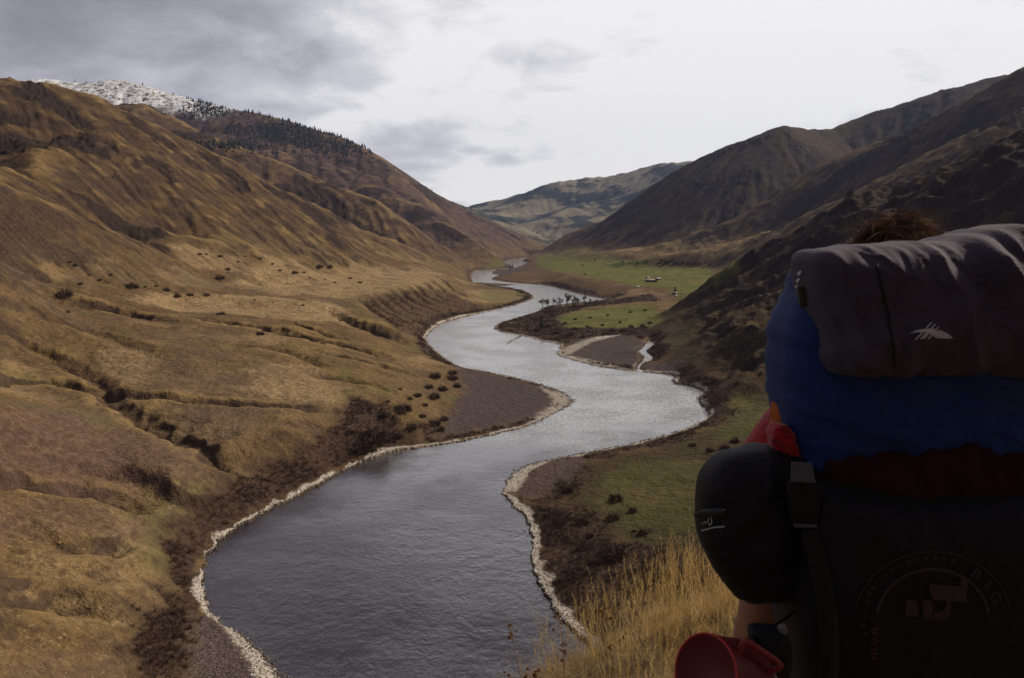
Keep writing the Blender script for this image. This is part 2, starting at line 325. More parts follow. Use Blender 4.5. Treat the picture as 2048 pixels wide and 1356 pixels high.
# ------------------------------------------------------------------ erosion (running water cuts the gullies)
def erode(h, n_batch, n_drop, life, strength):
    h = h.astype(np.float64)
    mask = (.15+.85*hill)*smooth(out, 5, 30)*strength
    for b in range(n_batch):
        px = rng.random(n_drop)*(EC-4)+1.5; py = rng.random(n_drop)*(ER-4)+1.5
        if b % 2:  # more drops high up
            pass
        dx = np.zeros(n_drop); dy = np.zeros(n_drop); sp = np.ones(n_drop); wa = np.ones(n_drop); sed = np.zeros(n_drop); alive = np.ones(n_drop, bool)
        for s in range(life):
            ix = px.astype(int); iy = py.astype(int); u = px-ix; v = py-iy
            cell = np.exp(LR0+py*DT)*DT
            h00 = h[iy, ix]; h10 = h[iy, ix+1]; h01 = h[iy+1, ix]; h11 = h[iy+1, ix+1]
            gx = ((h10-h00)*(1-v)+(h11-h01)*v)/cell; gy = ((h01-h00)*(1-u)+(h11-h10)*u)/cell
            h0 = h00*(1-u)*(1-v)+h10*u*(1-v)+h01*(1-u)*v+h11*u*v
            dx = dx*.15-gx*.85; dy = dy*.15-gy*.85
            L = np.hypot(dx, dy)+1e-9; dx /= L; dy /= L
            nx = px+dx; ny = py+dy
            ok = alive & (nx > 1) & (nx < EC-2.01) & (ny > 1) & (ny < ER-2.01)
            nx = np.where(ok, nx, px); ny = np.where(ok, ny, py)
            jx = nx.astype(int); jy = ny.astype(int); uu = nx-jx; vv = ny-jy
            h1 = h[jy, jx]*(1-uu)*(1-vv)+h[jy, jx+1]*uu*(1-vv)+h[jy+1, jx]*(1-uu)*vv+h[jy+1, jx+1]*uu*vv
            dh = (h1-h0)/cell
            cap = np.maximum(-dh, .01)*sp*wa*5
            up = dh > 0
            dep = np.where(up, np.minimum(dh, sed), np.where(sed > cap, (sed-cap)*.3, 0))
            ero = np.where(~up & (sed <= cap), np.minimum((cap-sed)*.3, -dh), 0)
            m = mask[iy, ix]; ero = ero*m; am = (dep-ero)*ok
            sed = np.where(ok, sed-am, 0)
            ac = am*cell
            np.add.at(h, (iy, ix), ac*(1-u)*(1-v)); np.add.at(h, (iy, ix+1), ac*u*(1-v))
            np.add.at(h, (iy+1, ix), ac*(1-u)*v); np.add.at(h, (iy+1, ix+1), ac*u*v)
            sp = np.sqrt(np.maximum(sp*sp-dh*4, .01)).clip(0, 3); wa *= .98; px, py = nx, ny; alive = ok
    return h.astype(np.float32)
import time; _t = time.time()
H0 = Hh.copy()
cr = smooth(XX-.2*YY, -20, 90)*smooth(YY, 380, 520)*(1-smooth(YY, 1000, 1300))*smooth(Hh, 5, 26)
Hh = Hh+cr*((ridged(wx/95, wy/95, 5, .55)-.55)*27+(ridged(wx/26+4, wy/26, 5, .65)-.5)*8)
# basalt outcrops: ragged knobs in patches on the mountainsides
oc = smooth(fbm(wx/170+7, wy/170, 5, gain=.6), .08, .38)*hill*smooth(Hh, 60, 110)
Hh = Hh+oc*(ridged(wx/38, wy/38, 4, .65)-.5)*11*smooth(RR, 300, 1500)
fz = smooth(RR, 4800, 5600)
Hh = Hh+fz*((ridged(wx/780+2, wy/780, 4, .5)-.55)*150+(ridged(wx/260, wy/260, 5, .6)-.5)*55+fbm(XX/1500, YY/1500, 3)*50)
for _ in range(4):                          # talus: over-steep faces of the grassy hills slump
    gy_, gx_ = np.gradient(Hh); slope = np.hypot(gx_, gy_)/(RR*DT); wgt = blur((smooth(slope, .55, .85)*hill*(1-cr)).astype(np.float32), 4); Hh = Hh*(1-wgt)+blur(Hh, 7)*wgt
Hh = Hh+hill*(1-cr)*(fbm(wx/45, wy/45, 4)*3.5+(ridged(wx/75+3, wy/75, 4)-.5)*5)*smooth(RR, 500, 1500)
Hh = erode(Hh, 6, 30000, 30, .12)
print('erode', time.time()-_t)
Hh = blur(Hh, .7)

# ------------------------------------------------------------------ drape picture points onto the ground
def sample(g, X, Y):
    a, b = chart(X, Y); a = np.clip(a, 0, g.shape[1]-1.01); b = np.clip(b, 0, g.shape[0]-1.01)
    i = a.astype(int); j = b.astype(int); u = a-i; v = b-j
    return g[j, i]*(1-u)*(1-v)+g[j, i+1]*u*(1-v)+g[j+1, i]*(1-u)*v+g[j+1, i+1]*u*v
rs = np.exp(np.linspace(LR0, LR1-.01, 2600))
def drape(px, py, g=None):
    g = Hh if g is None else g
    d = ray(px, py); hr = math.hypot(d[0], d[1]); X = d[0]/hr*rs; Y = d[1]/hr*rs; Z = CAMZ+d[2]/hr*rs
    k = np.nonzero(sample(g, X, Y) >= Z)[0]
    k = k[0] if len(k) else len(rs)-1
    return X[k], Y[k]
def drl(l): return np.array([drape(a, b) for a, b in l])
def seg_d(P):
    return np.abs(poly_sd(XX, YY, P, closed=False)).reshape(XX.shape)
def carve(l, depth, width, side=0):
    P = subdiv(drl(l), 3); lo = P.min(0)-width*4; hi = P.max(0)+width*4
    sel = (XX > lo[0]) & (XX < hi[0]) & (YY > lo[1]) & (YY < hi[1])
    x = XX[sel]; y = YY[sel]
    x, y = x+fbm(x/11, y/11, 2)*width*.3, y+fbm(x/11+9, y/11+4, 2)*width*.3
    d = np.abs(poly_sd(x, y, P, closed=False))
    # fade at both ends
    e = np.minimum(np.hypot(x-P[0, 0], y-P[0, 1]), np.hypot(x-P[-1, 0], y-P[-1, 1]))
    Hh[sel] -= 1.35*depth*np.clip(1-d/width, 0, 1)**1.1*(.35+.65*smooth(e, 0, width*3))*np.minimum(1, bench[sel]*3)
carve([(-60,650),(0,655),(60,690),(130,727),(195,755),(225,800),(290,835),(335,858),(400,882),(425,905),(465,950),(505,985)], 3.4, 8)
carve([(225,800),(290,835),(335,858),(400,882),(425,905),(465,950),(505,985)], 3.2, 17)
carve([(-60,752),(0,757),(100,763),(160,772),(200,790),(225,800)], 4.2, 6)
carve([(228,795),(290,792),(400,800),(520,809),(660,822)], 3.6, 6)
carve([(120,602),(160,610),(240,624),(330,640)], 6.5, 11)
carve([(390,635),(470,645),(540,655),(600,672),(700,692),(780,715)], 9, 15)
carve([(655,618),(700,640),(760,662),(800,680)], 9, 13)
carve([(560,640),(620,655),(680,676)], 6, 9)
carve([(-60,960),(0,955),(100,975),(200,990),(270,1018),(320,1035)], 5, 8)
carve([(70,1062),(130,1085),(250,1092),(300,1088)], 4.5, 7)
carve([(-60,1175),(0,1182),(100,1195),(180,1212),(260,1240)], 6, 9)
carve([(0,1270),(100,1285),(200,1300)], 1.5, 6)
carve([(600,745),(700,760),(800,790)], 3, 7)
carve([(620,700),(720,720),(820,748)], 4, 8)
carve([(0,520),(60,545),(150,575)], 3.5, 8); carve([(100,500),(160,530),(215,565)], 3, 8)
carve([(560,880),(600,900),(650,930)], 2.5, 7)
carve([(0,875),(100,885),(220,905),(300,945)], 1.2, 7)
carve([(0,610),(90,632),(180,660),(260,690),(330,700)], 2.6, 9); carve([(430,700),(500,690),(590,705),(650,735)], 2.8, 8); carve([(0,880),(60,860),(150,850),(240,870)], 1.6, 9)
carve([(330,980),(300,960),(200,945),(80,930)], 1.8, 6); carve([(520,845),(600,850),(690,838)], 2, 7); carve([(0,1120),(120,1140),(240,1150),(320,1165)], 2.5, 8); carve([(820,560),(700,556),(560,566),(420,575)], 1.6, 8)
# lines of gullies on the river bluff
for i in range(11):
    t = i/10; x0 = 722+t*150; y0 = 600-t*46; carve([(x0, y0), (x0+28+10*random.random(), y0+26), (x0+70+10*random.random(), y0+50-12*t)], 3.2+1.5*random.random(), 8)

# ------------------------------------------------------------------ final grid
MC, MR = 1180, ER
cidx = np.linspace(0, EC-1, MC); ridx = np.arange(MR)
h = resample(Hh, ridx.astype(float), cidx)
thm = TH0+cidx*DT; tg, lg = np.meshgrid(thm, lr); r_ = np.exp(lg).astype(np.float32); X = (np.sin(tg)*r_).astype(np.float32); Y = (np.cos(tg)*r_).astype(np.float32)
sd = water_sd(X, Y).astype(np.float32)
sdn = sd+fbm(X/7, Y/7, 3)*np.clip(.9+r_*.0006, 0, 3)        # ragged water's edge
o = np.maximum(-sdn, 0)
bnd = smooth(o, 0, 30)
hl = resample(hill.astype(np.float32), ridx.astype(float), cidx); ocm = resample(np.maximum(oc, cr*.6).astype(np.float32), ridx.astype(float), cidx)
h = h+ocm*((ridged(X/24, Y/24, 4, .65)-.45)*7*smooth(r_, 300, 1500)+(ridged(X/9, Y/9, 3)-.45)*1.6)
h = h+fbm(X/5, Y/5, 3)*.22*smooth(o, 4, 14)+hl*(fbm(X/22, Y/22, 4)*1.5)
h = np.minimum(h, .5+o*.75); h = np.maximum(h, np.minimum(o*.11+.02, 1.3))
h = np.where(sdn > 0, -np.minimum(.05+sdn*.12, 3.5), h)
ro = np.argmax  # placeholder
# picture-independent masks (world space)
def mask_poly(l, soft, z=None):
    P = drl(l) if z is None else np.array(zp(l)); lo = P.min(0)-soft*3; hi = P.max(0)+soft*3
    m = np.zeros_like(h); sel = (X > lo[0]) & (X < hi[0]) & (Y > lo[1]) & (Y < hi[1])
    s = poly_sd(X[sel], Y[sel], P); s = s+fbm(X[sel]/soft/1.5, Y[sel]/soft/1.5, 3)*soft; m[sel] = smooth(s, -soft, soft); return m
green = mask_poly([(1072,514),(1150,517),(1250,520),(1300,530),(1420,535),(1480,540),(1430,570),(1330,574),(1275,574),(1240,566),(1180,553),(1110,543),(1075,532)], 7)
green = np.maximum(green, mask_poly([(1010,531),(1040,522),(985,519),(955,524),(975,534)], 8)*.6)
green = np.maximum(green, mask_poly([(1110,640),(1160,622),(1240,612),(1310,612),(1330,640),(1290,660),(1180,662),(1130,658)], 6)*.9)
green = np.maximum(green, mask_poly([(1180,960),(1260,930),(1400,915),(1450,960),(1430,1060),(1330,1090),(1240,1060),(1180,1010)], 9)*.38)
green = np.maximum(green, mask_poly([(965,580),(1050,584),(1055,592),(1000,603),(960,598)], 5)*.55)
green = np.maximum(green, mask_poly([(1430,800),(1500,790),(1560,840),(1540,870),(1440,880)], 8)*.5)
green = np.maximum(green, mask_poly([(1110,495),(1180,497),(1280,520),(1100,520)], 12)*.35)
gravel = mask_poly([(905,735),(1000,755),(1090,780),(1120,800),(1080,835),(1000,855),(930,870),(880,880),(900,840),(930,790)], 5, 0)
gravel = np.maximum(gravel, mask_poly([(1130,690),(1180,680),(1240,676),(1290,690),(1275,735),(1200,728),(1135,712)], 4, 0))
gravel = np.maximum(gravel, mask_poly([(395,1240),(430,1245),(500,1310),(540,1356),(560,1400),(400,1420),(380,1300)], 3, 0))
gravel = np.maximum(gravel, mask_poly([(1290,732),(1380,742),(1345,752),(1280,744)], 3, 0))
gravel = np.maximum(gravel, mask_poly([(985,546),(1060,540),(1020,550),(1000,553)], 6, 0))
gravel = np.maximum(gravel, mask_poly([(1030,935),(1180,905),(1150,960),(1060,1010),(1010,985)], 4, 0)*.8)
# brown scrubby ground behind the shore
brushm = (1-smooth(o+fbm(X/25, Y/25, 3)*12, 9, 26))*smooth(o, 1.5, 4)*(1-smooth(h, 6, 16))
brushm = np.maximum(brushm, mask_poly([(1040,1010),(1130,930),(1200,950),(1180,1020),(1230,1080),(1330,1120),(1430,1180),(1400,1300),(1250,1360),(1120,1230),(1075,1140)], 10, 0)*.85)
brushm = np.maximum(brushm, mask_poly([(500,985),(600,940),(680,895),(705,855),(790,855),(810,885),(780,905),(640,962),(480,1065),(400,1130),(405,1240),(420,1400),(250,1400),(310,1250),(360,1120),(430,1040)], 6, 2)*.95)
brushm = np.maximum(brushm, mask_poly([(1010,655),(1080,622),(1200,606),(1300,602),(1320,612),(1180,618),(1110,640),(1130,662),(1300,664),(1300,678),(1200,680),(1110,686),(1060,672)], 5, 2)*.8)
brushm = np.maximum(brushm, mask_poly([(1290,688),(1320,700),(1310,740),(1400,765),(1450,800),(1470,850),(1420,860),(1420,830),(1400,790),(1340,760),(1290,720)], 7, 2)*.9)
brushm = np.maximum(brushm, mask_poly([(725,606),(770,592),(860,580),(900,585),(975,612),(900,636),(862,655),(848,682),(800,668),(760,640)], 7)*.62)
brushm *= 1-gravel
# snow lies on the high ground of the far left mountain only
snow = smooth(h+fbm(X/160, Y/160, 4)*70, 740, 830)*smooth(r_, 3600, 3900)*(1-smooth(X, -1650, -1450))*smooth(-X, 900, 1200)*(r_ < 6500)
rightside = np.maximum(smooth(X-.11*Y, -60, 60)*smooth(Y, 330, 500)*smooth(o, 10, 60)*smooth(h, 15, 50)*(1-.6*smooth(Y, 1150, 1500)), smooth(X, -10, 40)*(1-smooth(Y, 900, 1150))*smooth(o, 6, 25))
farm = smooth(r_, 4800, 5600)
bare = smooth(-(X+.45*Y), 0, 400)*0
# ------------------------------------------------------------------ ground objects, split by landform
def np_mesh(name, co, quads, mats, attrs=None, smooth_=True):
    me = bpy.data.meshes.new(name)
    me.vertices.add(len(co)); me.vertices.foreach_set('co', np.ascontiguousarray(co, np.float32).ravel())
    k = quads.shape[1]
    me.loops.add(quads.size); me.loops.foreach_set('vertex_index', np.ascontiguousarray(quads, np.int32).ravel())
    me.polygons.add(len(quads)); me.polygons.foreach_set('loop_start', np.arange(0, quads.size, k, dtype=np.int32))
    me.polygons.foreach_set('loop_total', np.full(len(quads), k, np.int32))
    if smooth_: me.polygons.foreach_set('use_smooth', np.ones(len(quads), bool))
    for n, v in (attrs or {}).items():
        a = me.attributes.new(n, 'FLOAT', 'POINT'); a.data.foreach_set('value', np.ascontiguousarray(v, np.float32).ravel())
    me.update(calc_edges=True)
    for m in (mats if isinstance(mats, (list, tuple)) else [mats]): me.materials.append(m)
    ob = bpy.data.objects.new(name, me); COL.objects.link(ob); return ob
def material(name, rough=.9, spec=.2):
    m = bpy.data.materials.new(name); m.use_nodes = True; T = NT(m.node_tree); b = m.node_tree.nodes['Principled BSDF']
    b.inputs['Roughness'].default_value = rough; b.inputs['Specular IOR Level'].default_value = spec
    return m, T, b
def ground_mat():
    m, T, b = material('hill_ground', .95, .08)
    P = T.new('ShaderNodeTexCoord').outputs['Object']
    big = T.noise(P, .004, 5, .6); mid = T.noise(P, .03, 6, .65); fine = T.noise(P, .35, 5, .7); vf = T.noise(P, 1.6, 3, .6)
    # dry bunch grass: tan, rust and ochre
    c = T.mix(T.ramp(mid, .36, .66), (.122, .076, .038), (.225, .148, .058))
    c = T.mix(T.ramp(big, .42, .62), c, (.140, .085, .042))
    c = T.mix(T.math('MULTIPLY', T.ramp(T.noise(P, .011, 4, .6), .52, .66), .75), c, (.33, .225, .115))
    c = T.mix(T.math('MULTIPLY', T.ramp(fine, .50, .68), .75), c, (.065, .040, .025))
    c = T.mix(T.math('MULTIPLY', T.ramp(fine, .46, .28), .6), c, (.40, .29, .14))
    c = T.mix(T.math('MULTIPLY', T.ramp(vf, .5, .68), .6), c, (.055, .036, .022))
    c = T.mix(T.math('MULTIPLY', T.ramp(T.noise(P, .9, 3, .7), .60, .68), .5), c, (.44, .34, .19))
    c = T.mix(T.math('MULTIPLY', T.ramp(T.noise(P, .16, 6, .75), .54, .64), .55), c, (.070, .045, .026))
    c = T.mix(T.math('MULTIPLY', T.ramp(T.noise(P, .007, 5, .6), .50, .60), .45), c, (.145, .098, .072))
    c = T.mix(T.math('MULTIPLY', T.ramp(T.noise(P, .014, 5, .65, 1.0), .55, .66), .55), c, (.125, .118, .040))
    high = T.attr('high'); 
    c = T.mix(T.math('MULTIPLY', high, .8), c, T.mix(T.ramp(mid, .35, .7), (.058, .036, .022), (.135, .083, .037)))
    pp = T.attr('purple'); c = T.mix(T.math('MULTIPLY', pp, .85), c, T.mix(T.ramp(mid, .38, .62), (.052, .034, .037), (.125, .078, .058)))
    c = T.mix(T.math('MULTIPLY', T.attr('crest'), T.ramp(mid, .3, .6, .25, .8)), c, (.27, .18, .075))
    c = T.mix(T.math('MULTIPLY', T.attr('eastgreen'), .8), c, T.mix(T.ramp(T.noise(P, .006, 5, .6), .42, .6), (.040, .047, .018), (.068, .042, .027)))
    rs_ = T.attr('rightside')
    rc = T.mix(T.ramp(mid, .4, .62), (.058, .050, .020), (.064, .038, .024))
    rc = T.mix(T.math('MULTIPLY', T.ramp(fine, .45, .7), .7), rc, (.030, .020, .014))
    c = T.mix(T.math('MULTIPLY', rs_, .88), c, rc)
    # rock on steep faces
    geo = T.new('ShaderNodeNewGeometry'); sp = T.new('ShaderNodeSeparateXYZ'); T.l.new(geo.outputs['Normal'], sp.inputs[0])
    steep = T.math('ADD', sp.outputs[2], T.math('MULTIPLY', T.math('SUBTRACT', mid, .5), .5))
    rk = T.math('MULTIPLY', T.ramp(steep, .84, .68), .85)
    c = T.mix(rk, c, T.mix(T.ramp(fine, .35, .65), (.035, .022, .017), (.10, .065, .045)))
    outc = T.math('MULTIPLY', T.ramp(T.math('ADD', T.math('MULTIPLY', T.noise(P, .03, 6, .75), .7), T.math('MULTIPLY', T.attr('outcrop'), .3)), .46, .52), T.math('MAXIMUM', T.math('MULTIPLY', T.attr('outcrop'), .95), T.math('MULTIPLY', high, .55)))
    c = T.mix(outc, c, (.040, .026, .020))
    # green fields
    c = T.mix(T.math('MULTIPLY', T.attr('pale'), T.ramp(mid, .3, .55, .45, .95)), c, T.mix(T.ramp(fine, .35, .6), (.42, .31, .17), (.25, .165, .08)))
    c = T.mix(T.math('MULTIPLY', T.attr('mauve'), .6), c, T.mix(T.ramp(fine, .35, .6), (.185, .115, .088), (.095, .056, .046)))
    g = T.math('MULTIPLY', T.attr('green'), T.ramp(T.math('ADD', T.math('MULTIPLY', mid, .4), T.math('MULTIPLY', fine, .3)), .18, .36))
    c = T.mix(g, c, T.mix(T.ramp(T.math('ADD', T.math('MULTIPLY', mid, .6), T.math('MULTIPLY', fine, .4)), .42, .6), (.085, .112, .020), (.18, .155, .05)))
    # far range: blue haze tint and sunlit tan put into the colour
    c = T.mix(T.math('MULTIPLY', T.attr('far'), .9), c, T.mix(T.ramp(T.noise(P, .0022, 6, .7), .46, .54), (.028, .044, .046), (.27, .235, .165)))
    c = T.mix(T.attr('brush'), c, T.mix(T.ramp(fine, .4, .66), (.042, .026, .021), (.095, .058, .036)))
    # gravel bars and pale cobbles at the waterline
    c = T.mix(T.attr('gravel'), c, T.mix(T.ramp(vf, .35, .68), (.035, .026, .026), (.155, .115, .105)))
    cob = T.noise(P, 1.1, 4, .75)
    c = T.mix(T.attr('shore'), c, T.mix(T.ramp(cob, .36, .60), (.15, .12, .10), (.66, .60, .52)))
    wet = T.attr('wet'); c = T.mix(wet, c, (.03, .022, .02))
    sn = T.math('MULTIPLY', T.attr('snow'), T.ramp(T.math('ADD', T.math('MULTIPLY', T.noise(P, .035, 5, .8), .7), T.math('MULTIPLY', T.noise(P, .12, 3, .7), .3)), .545, .505))
    c = T.mix(sn, c, (.86, .87, .90))
    T.put(b.inputs['Base Color'], c)
    bu = T.new('ShaderNodeBump'); bu.inputs['Strength'].default_value = .8; bu.inputs['Distance'].default_value = 1.0
    hh = T.math('ADD', T.math('MULTIPLY', fine, .9), T.math('MULTIPLY', T.noise(P, .08, 5, .7), 5.0)); hh = T.math('ADD', hh, T.math('MULTIPLY', vf, .25))
    T.put(bu.inputs['Height'], hh); T.put(b.inputs['Normal'], bu.outputs[0])
    return m
M_GROUND = ground_mat()
sw = np.clip(.75+.85*fbm(X/16, Y/16, 3), .2, 1.5)+.7*smooth(X, -20, 10)*(1-smooth(Y, 300, 380))
shore = (1-smooth(o+fbm(X/3, Y/3, 2)*.5, (1.7+r_*.0004)*sw, (2.7+r_*.0008)*sw))*smooth(o, .2, .5)
wide = mask_poly([(1135,695),(1190,680),(1240,676),(1180,690),(1135,712),(1250,738),(1160,728),(1108,706)], 3, 0)
wide = np.maximum(wide, mask_poly([(1080,775),(1150,800),(1110,835),(1040,860),(1075,835),(1110,805)], 3, 0)*.8)
wide = np.maximum(wide, mask_poly([(440,1245),(480,1262),(570,1356),(600,1400),(520,1400),(500,1330)], 1.2, 0))
wide = np.maximum(wide, mask_poly([(1100,922),(1060,945),(1035,985),(1000,985),(1015,945)], 1.2, 0))
shore = np.maximum(shore, wide*smooth(o, .3, 1))*(1-farm)
shore *= np.where((X < -40) & (Y > 480) & (Y < 760), .35, 1)
shore *= 1-.75*smooth(Y, 1000, 1500)
shore *= 1-mask_poly([(1255,700),(1290,675),(1325,680),(1320,735),(1300,741),(1268,741)], 3, 0)
wet = (1-smooth(o, .25, .7))*(sdn <= 0)
def line_r(l):                     # distance of a (hidden) valley line as a function of bearing
    P = np.array(LY(l))[:, :2]; a = np.arctan2(P[:, 0], P[:, 1]); rr = np.hypot(P[:, 0], P[:, 1]); k = np.argsort(a); return a[k], rr[k]
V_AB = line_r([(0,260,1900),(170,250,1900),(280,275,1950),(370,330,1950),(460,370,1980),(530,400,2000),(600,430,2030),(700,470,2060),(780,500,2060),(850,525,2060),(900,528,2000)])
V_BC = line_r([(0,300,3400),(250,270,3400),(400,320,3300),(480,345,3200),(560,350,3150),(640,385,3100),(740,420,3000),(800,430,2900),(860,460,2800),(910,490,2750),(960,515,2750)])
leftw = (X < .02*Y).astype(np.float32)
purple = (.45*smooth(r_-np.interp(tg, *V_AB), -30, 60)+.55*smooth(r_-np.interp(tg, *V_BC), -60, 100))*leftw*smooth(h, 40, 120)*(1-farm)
eg = smooth(X-.1*Y, 0, 200)*smooth(Y, 2500, 2700)*smooth(h, 90, 190)*(1-farm)
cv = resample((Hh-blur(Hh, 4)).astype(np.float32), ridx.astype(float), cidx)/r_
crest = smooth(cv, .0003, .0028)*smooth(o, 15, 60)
outcrop = resample(np.maximum(oc, cr*smooth(fbm(XX/40, YY/40, 4), -.35, .15)).astype(np.float32), ridx.astype(float), cidx)
highm = np.maximum(smooth(h, 70, 150), smooth(r_, 1500, 2600)*.6)*(1-rightside)
pale = mask_poly([(560,520),(700,530),(860,540),(884,548),(870,570),(760,582),(700,596),(560,592),(480,575),(500,548)], 16)
pale = np.maximum(pale, mask_poly([(300,585),(420,588),(640,600),(700,620),(690,650),(560,640),(420,625),(250,600)], 9))
pale = np.maximum(pale, mask_poly([(340,488),(420,500),(480,520),(460,545),(380,530)], 6)*.7)
pale = np.maximum(pale, mask_poly([(500,735),(600,725),(690,770),(680,815),(560,800),(480,780)], 7)*.75)
pale = np.maximum(pale, mask_poly([(200,700),(290,700),(310,740),(270,790),(220,760)], 6)*.6)
pale = np.maximum(pale, mask_poly([(960,578),(1040,582),(1058,592),(1040,602),(970,606),(930,585)], 6)*.6)
pale = np.maximum(pale, mask_poly([(1130,500),(1250,510),(1400,512),(1500,492),(1560,470),(1480,470),(1380,488),(1250,498)], 25)*.8)
mauve = mask_poly([(-100,800),(0,800),(150,825),(280,880),(430,945),(450,975),(300,1000),(0,960),(-150,940)], 8)
mauve = np.maximum(mauve, mask_poly([(-100,985),(100,1000),(280,1040),(260,1090),(100,1070),(-100,1060)], 5)*.7)
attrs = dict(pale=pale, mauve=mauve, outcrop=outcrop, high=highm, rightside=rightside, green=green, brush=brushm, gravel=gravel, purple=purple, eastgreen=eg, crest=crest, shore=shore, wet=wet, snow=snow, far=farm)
co = np.stack([X, Y, h], -1).reshape(-1, 3)
idx = np.arange(MR*MC).reshape(MR, MC); Q = np.stack([idx[:-1, :-1], idx[:-1, 1:], idx[1:, 1:], idx[1:, :-1]], -1)
def landform():
    L = np.zeros((MR-1, MC-1), np.int8)
    xc, yc, hc, rc = X[:-1, :-1], Y[:-1, :-1], h[:-1, :-1], r_[:-1, :-1]
    L[(hc > 45) & (xc < .05*yc) & (rc > 500)] = 1
    L[(hc > 40) & (xc > .1*yc) & (yc > 450)] = 2
    tc = tg[:-1, :-1]
    L[(rc > np.interp(tc, *V_BC)) & (xc < .045*yc) & (hc > 25)] = 3
    L[(rc > 5200)] = 4
    return L
Lf = landform()
names = ['ground', 'left_hills', 'right_hills', 'snowy_mountain', 'far_mountains']
for k, nm in enumerate(names):
    q = Q[Lf == k]
    if not len(q): continue
    u, inv = np.unique(q, return_inverse=True)
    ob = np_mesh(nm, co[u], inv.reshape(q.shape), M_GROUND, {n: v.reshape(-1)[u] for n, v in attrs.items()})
    tag(ob, kind='structure')

# ------------------------------------------------------------------ air
def haze():
    x0, x1, y0, y1, z0, z1 = -10500, 10500, -900, 12500, -6, 1750
    co_ = np.array([[x, y, z] for z in (z0, z1) for y in (y0, y1) for x in (x0, x1)], float)
    q = np.array([[0, 2, 3, 1], [4, 5, 7, 6], [0, 1, 5, 4], [2, 6, 7, 3], [0, 4, 6, 2], [1, 3, 7, 5]])
    m = bpy.data.materials.new('haze'); m.use_nodes = True; T = NT(m.node_tree); T.n.clear()
    ou = T.new('ShaderNodeOutputMaterial'); v = T.new('ShaderNodeVolumePrincipled'); T.l.new(v.outputs[0], ou.inputs['Volume'])
    v.inputs['Color'].default_value = (.48, .60, 1.0, 1); v.inputs['Density'].default_value = HAZE; v.inputs['Anisotropy'].default_value = .2
    tag(np_mesh('haze', co_, q, m, smooth_=False), kind='stuff')
HAZE = 2.5e-5
haze()
# ------------------------------------------------------------------ river
def water_mat():
    m, T, b = material('river_water', .10, .5)
    P = T.new('ShaderNodeTexCoord').outputs['Object']
    b.inputs['IOR'].default_value = 2.3
    c = T.mix(T.ramp(T.noise(P, .02, 4, .6), .4, .65), (.020, .013, .015), (.030, .021, .023))
    sp = T.new('ShaderNodeSeparateXYZ'); T.l.new(P, sp.inputs[0])      # silvery reflection and sparkle of the farther reaches, painted into the base colour
    sheen_mask = T.math('MULTIPLY', T.ramp(T.math('ADD', sp.outputs[1], T.math('MULTIPLY', T.noise(P, .015, 3, .5), 160)), 400, 560), T.ramp(T.noise(T.scale(P, (1, .45, 1)), .5, 5, .75), .38, .60, .25, 1.0))
    c = T.mix(T.math('MULTIPLY', sheen_mask, .75), c, (.42, .42, .43))
    T.put(b.inputs['Base Color'], c)
    warp = T.noise(P, .03, 3, .5, 0, 1)
    v = T.new('ShaderNodeVectorMath', operation='MULTIPLY_ADD'); T.put(v.inputs[0], warp); v.inputs[1].default_value = (14, 14, 0); T.put(v.inputs[2], P)
    w1 = T.noise(T.scale(v.outputs[0], (1, .7, 1)), .55, 5, .68); w2 = T.noise(v.outputs[0], .17, 4, .6)
    patch = T.ramp(T.noise(P, .022, 3, .55), .40, .62, .35, 1.0)
    hh = T.math('ADD', T.math('MULTIPLY', T.math('MULTIPLY', w1, patch), .95), T.math('MULTIPLY', w2, .65))
    bu = T.new('ShaderNodeBump'); bu.inputs['Strength'].default_value = .6; bu.inputs['Distance'].default_value = .55
    T.put(bu.inputs['Height'], hh); T.put(b.inputs['Normal'], bu.outputs[0])
    return m
gx = np.array([[-500, 60, 0], [900, 60, 0], [900, 4700, 0], [-500, 4700, 0]], float)
water = np_mesh('river_water', gx, np.array([[0, 1, 2, 3]]), water_mat(), smooth_=False); tag(water, kind='structure')
print('terrain done', time.time()-_t, co.shape)

# ------------------------------------------------------------------ the hillside the hiker stands on
def gz(X, Y):
    X = np.asarray(X, float); Y = np.asarray(Y, float)
    z = 108.4-.22*(Y-1.5)+.15*(np.clip(X, -4, 8)-.5); q = np.maximum(0, Y-3)
    z = z-np.where(q < 4.4, .09*q*q, .09*4.4**2+.8*(q-4.4))
    l = np.maximum(0, 1.2-X); z = z-np.where(l < 4, .35*l**1.3, .35*4**1.3+.75*(l-4))
    return z+fbm(X*.9, Y*.9, 4)*.05*np.clip(np.hypot(X, Y)/2, .3, 6)
def simple_mat(name, col, rough=.8, spec=.2, var=.25, scale=40, bump=0, bscale=200, dist=.002, sheen=0):
    m, T, b = material(name, rough, spec); P = T.new('ShaderNodeTexCoord').outputs['Object']
    n = T.noise(P, scale, 4, .6)
    T.put(b.inputs['Base Color'], T.mix(T.ramp(n, .3, .7), tuple(c*(1-var) for c in col), tuple(min(1, c*(1+var)) for c in col)))
    if bump:
        bu = T.new('ShaderNodeBump'); bu.inputs['Strength'].default_value = bump; bu.inputs['Distance'].default_value = dist
        T.put(bu.inputs['Height'], T.noise(P, bscale, 4, .6)); T.put(b.inputs['Normal'], bu.outputs[0])
    if sheen: b.inputs['Sheen Weight'].default_value = sheen
    return m
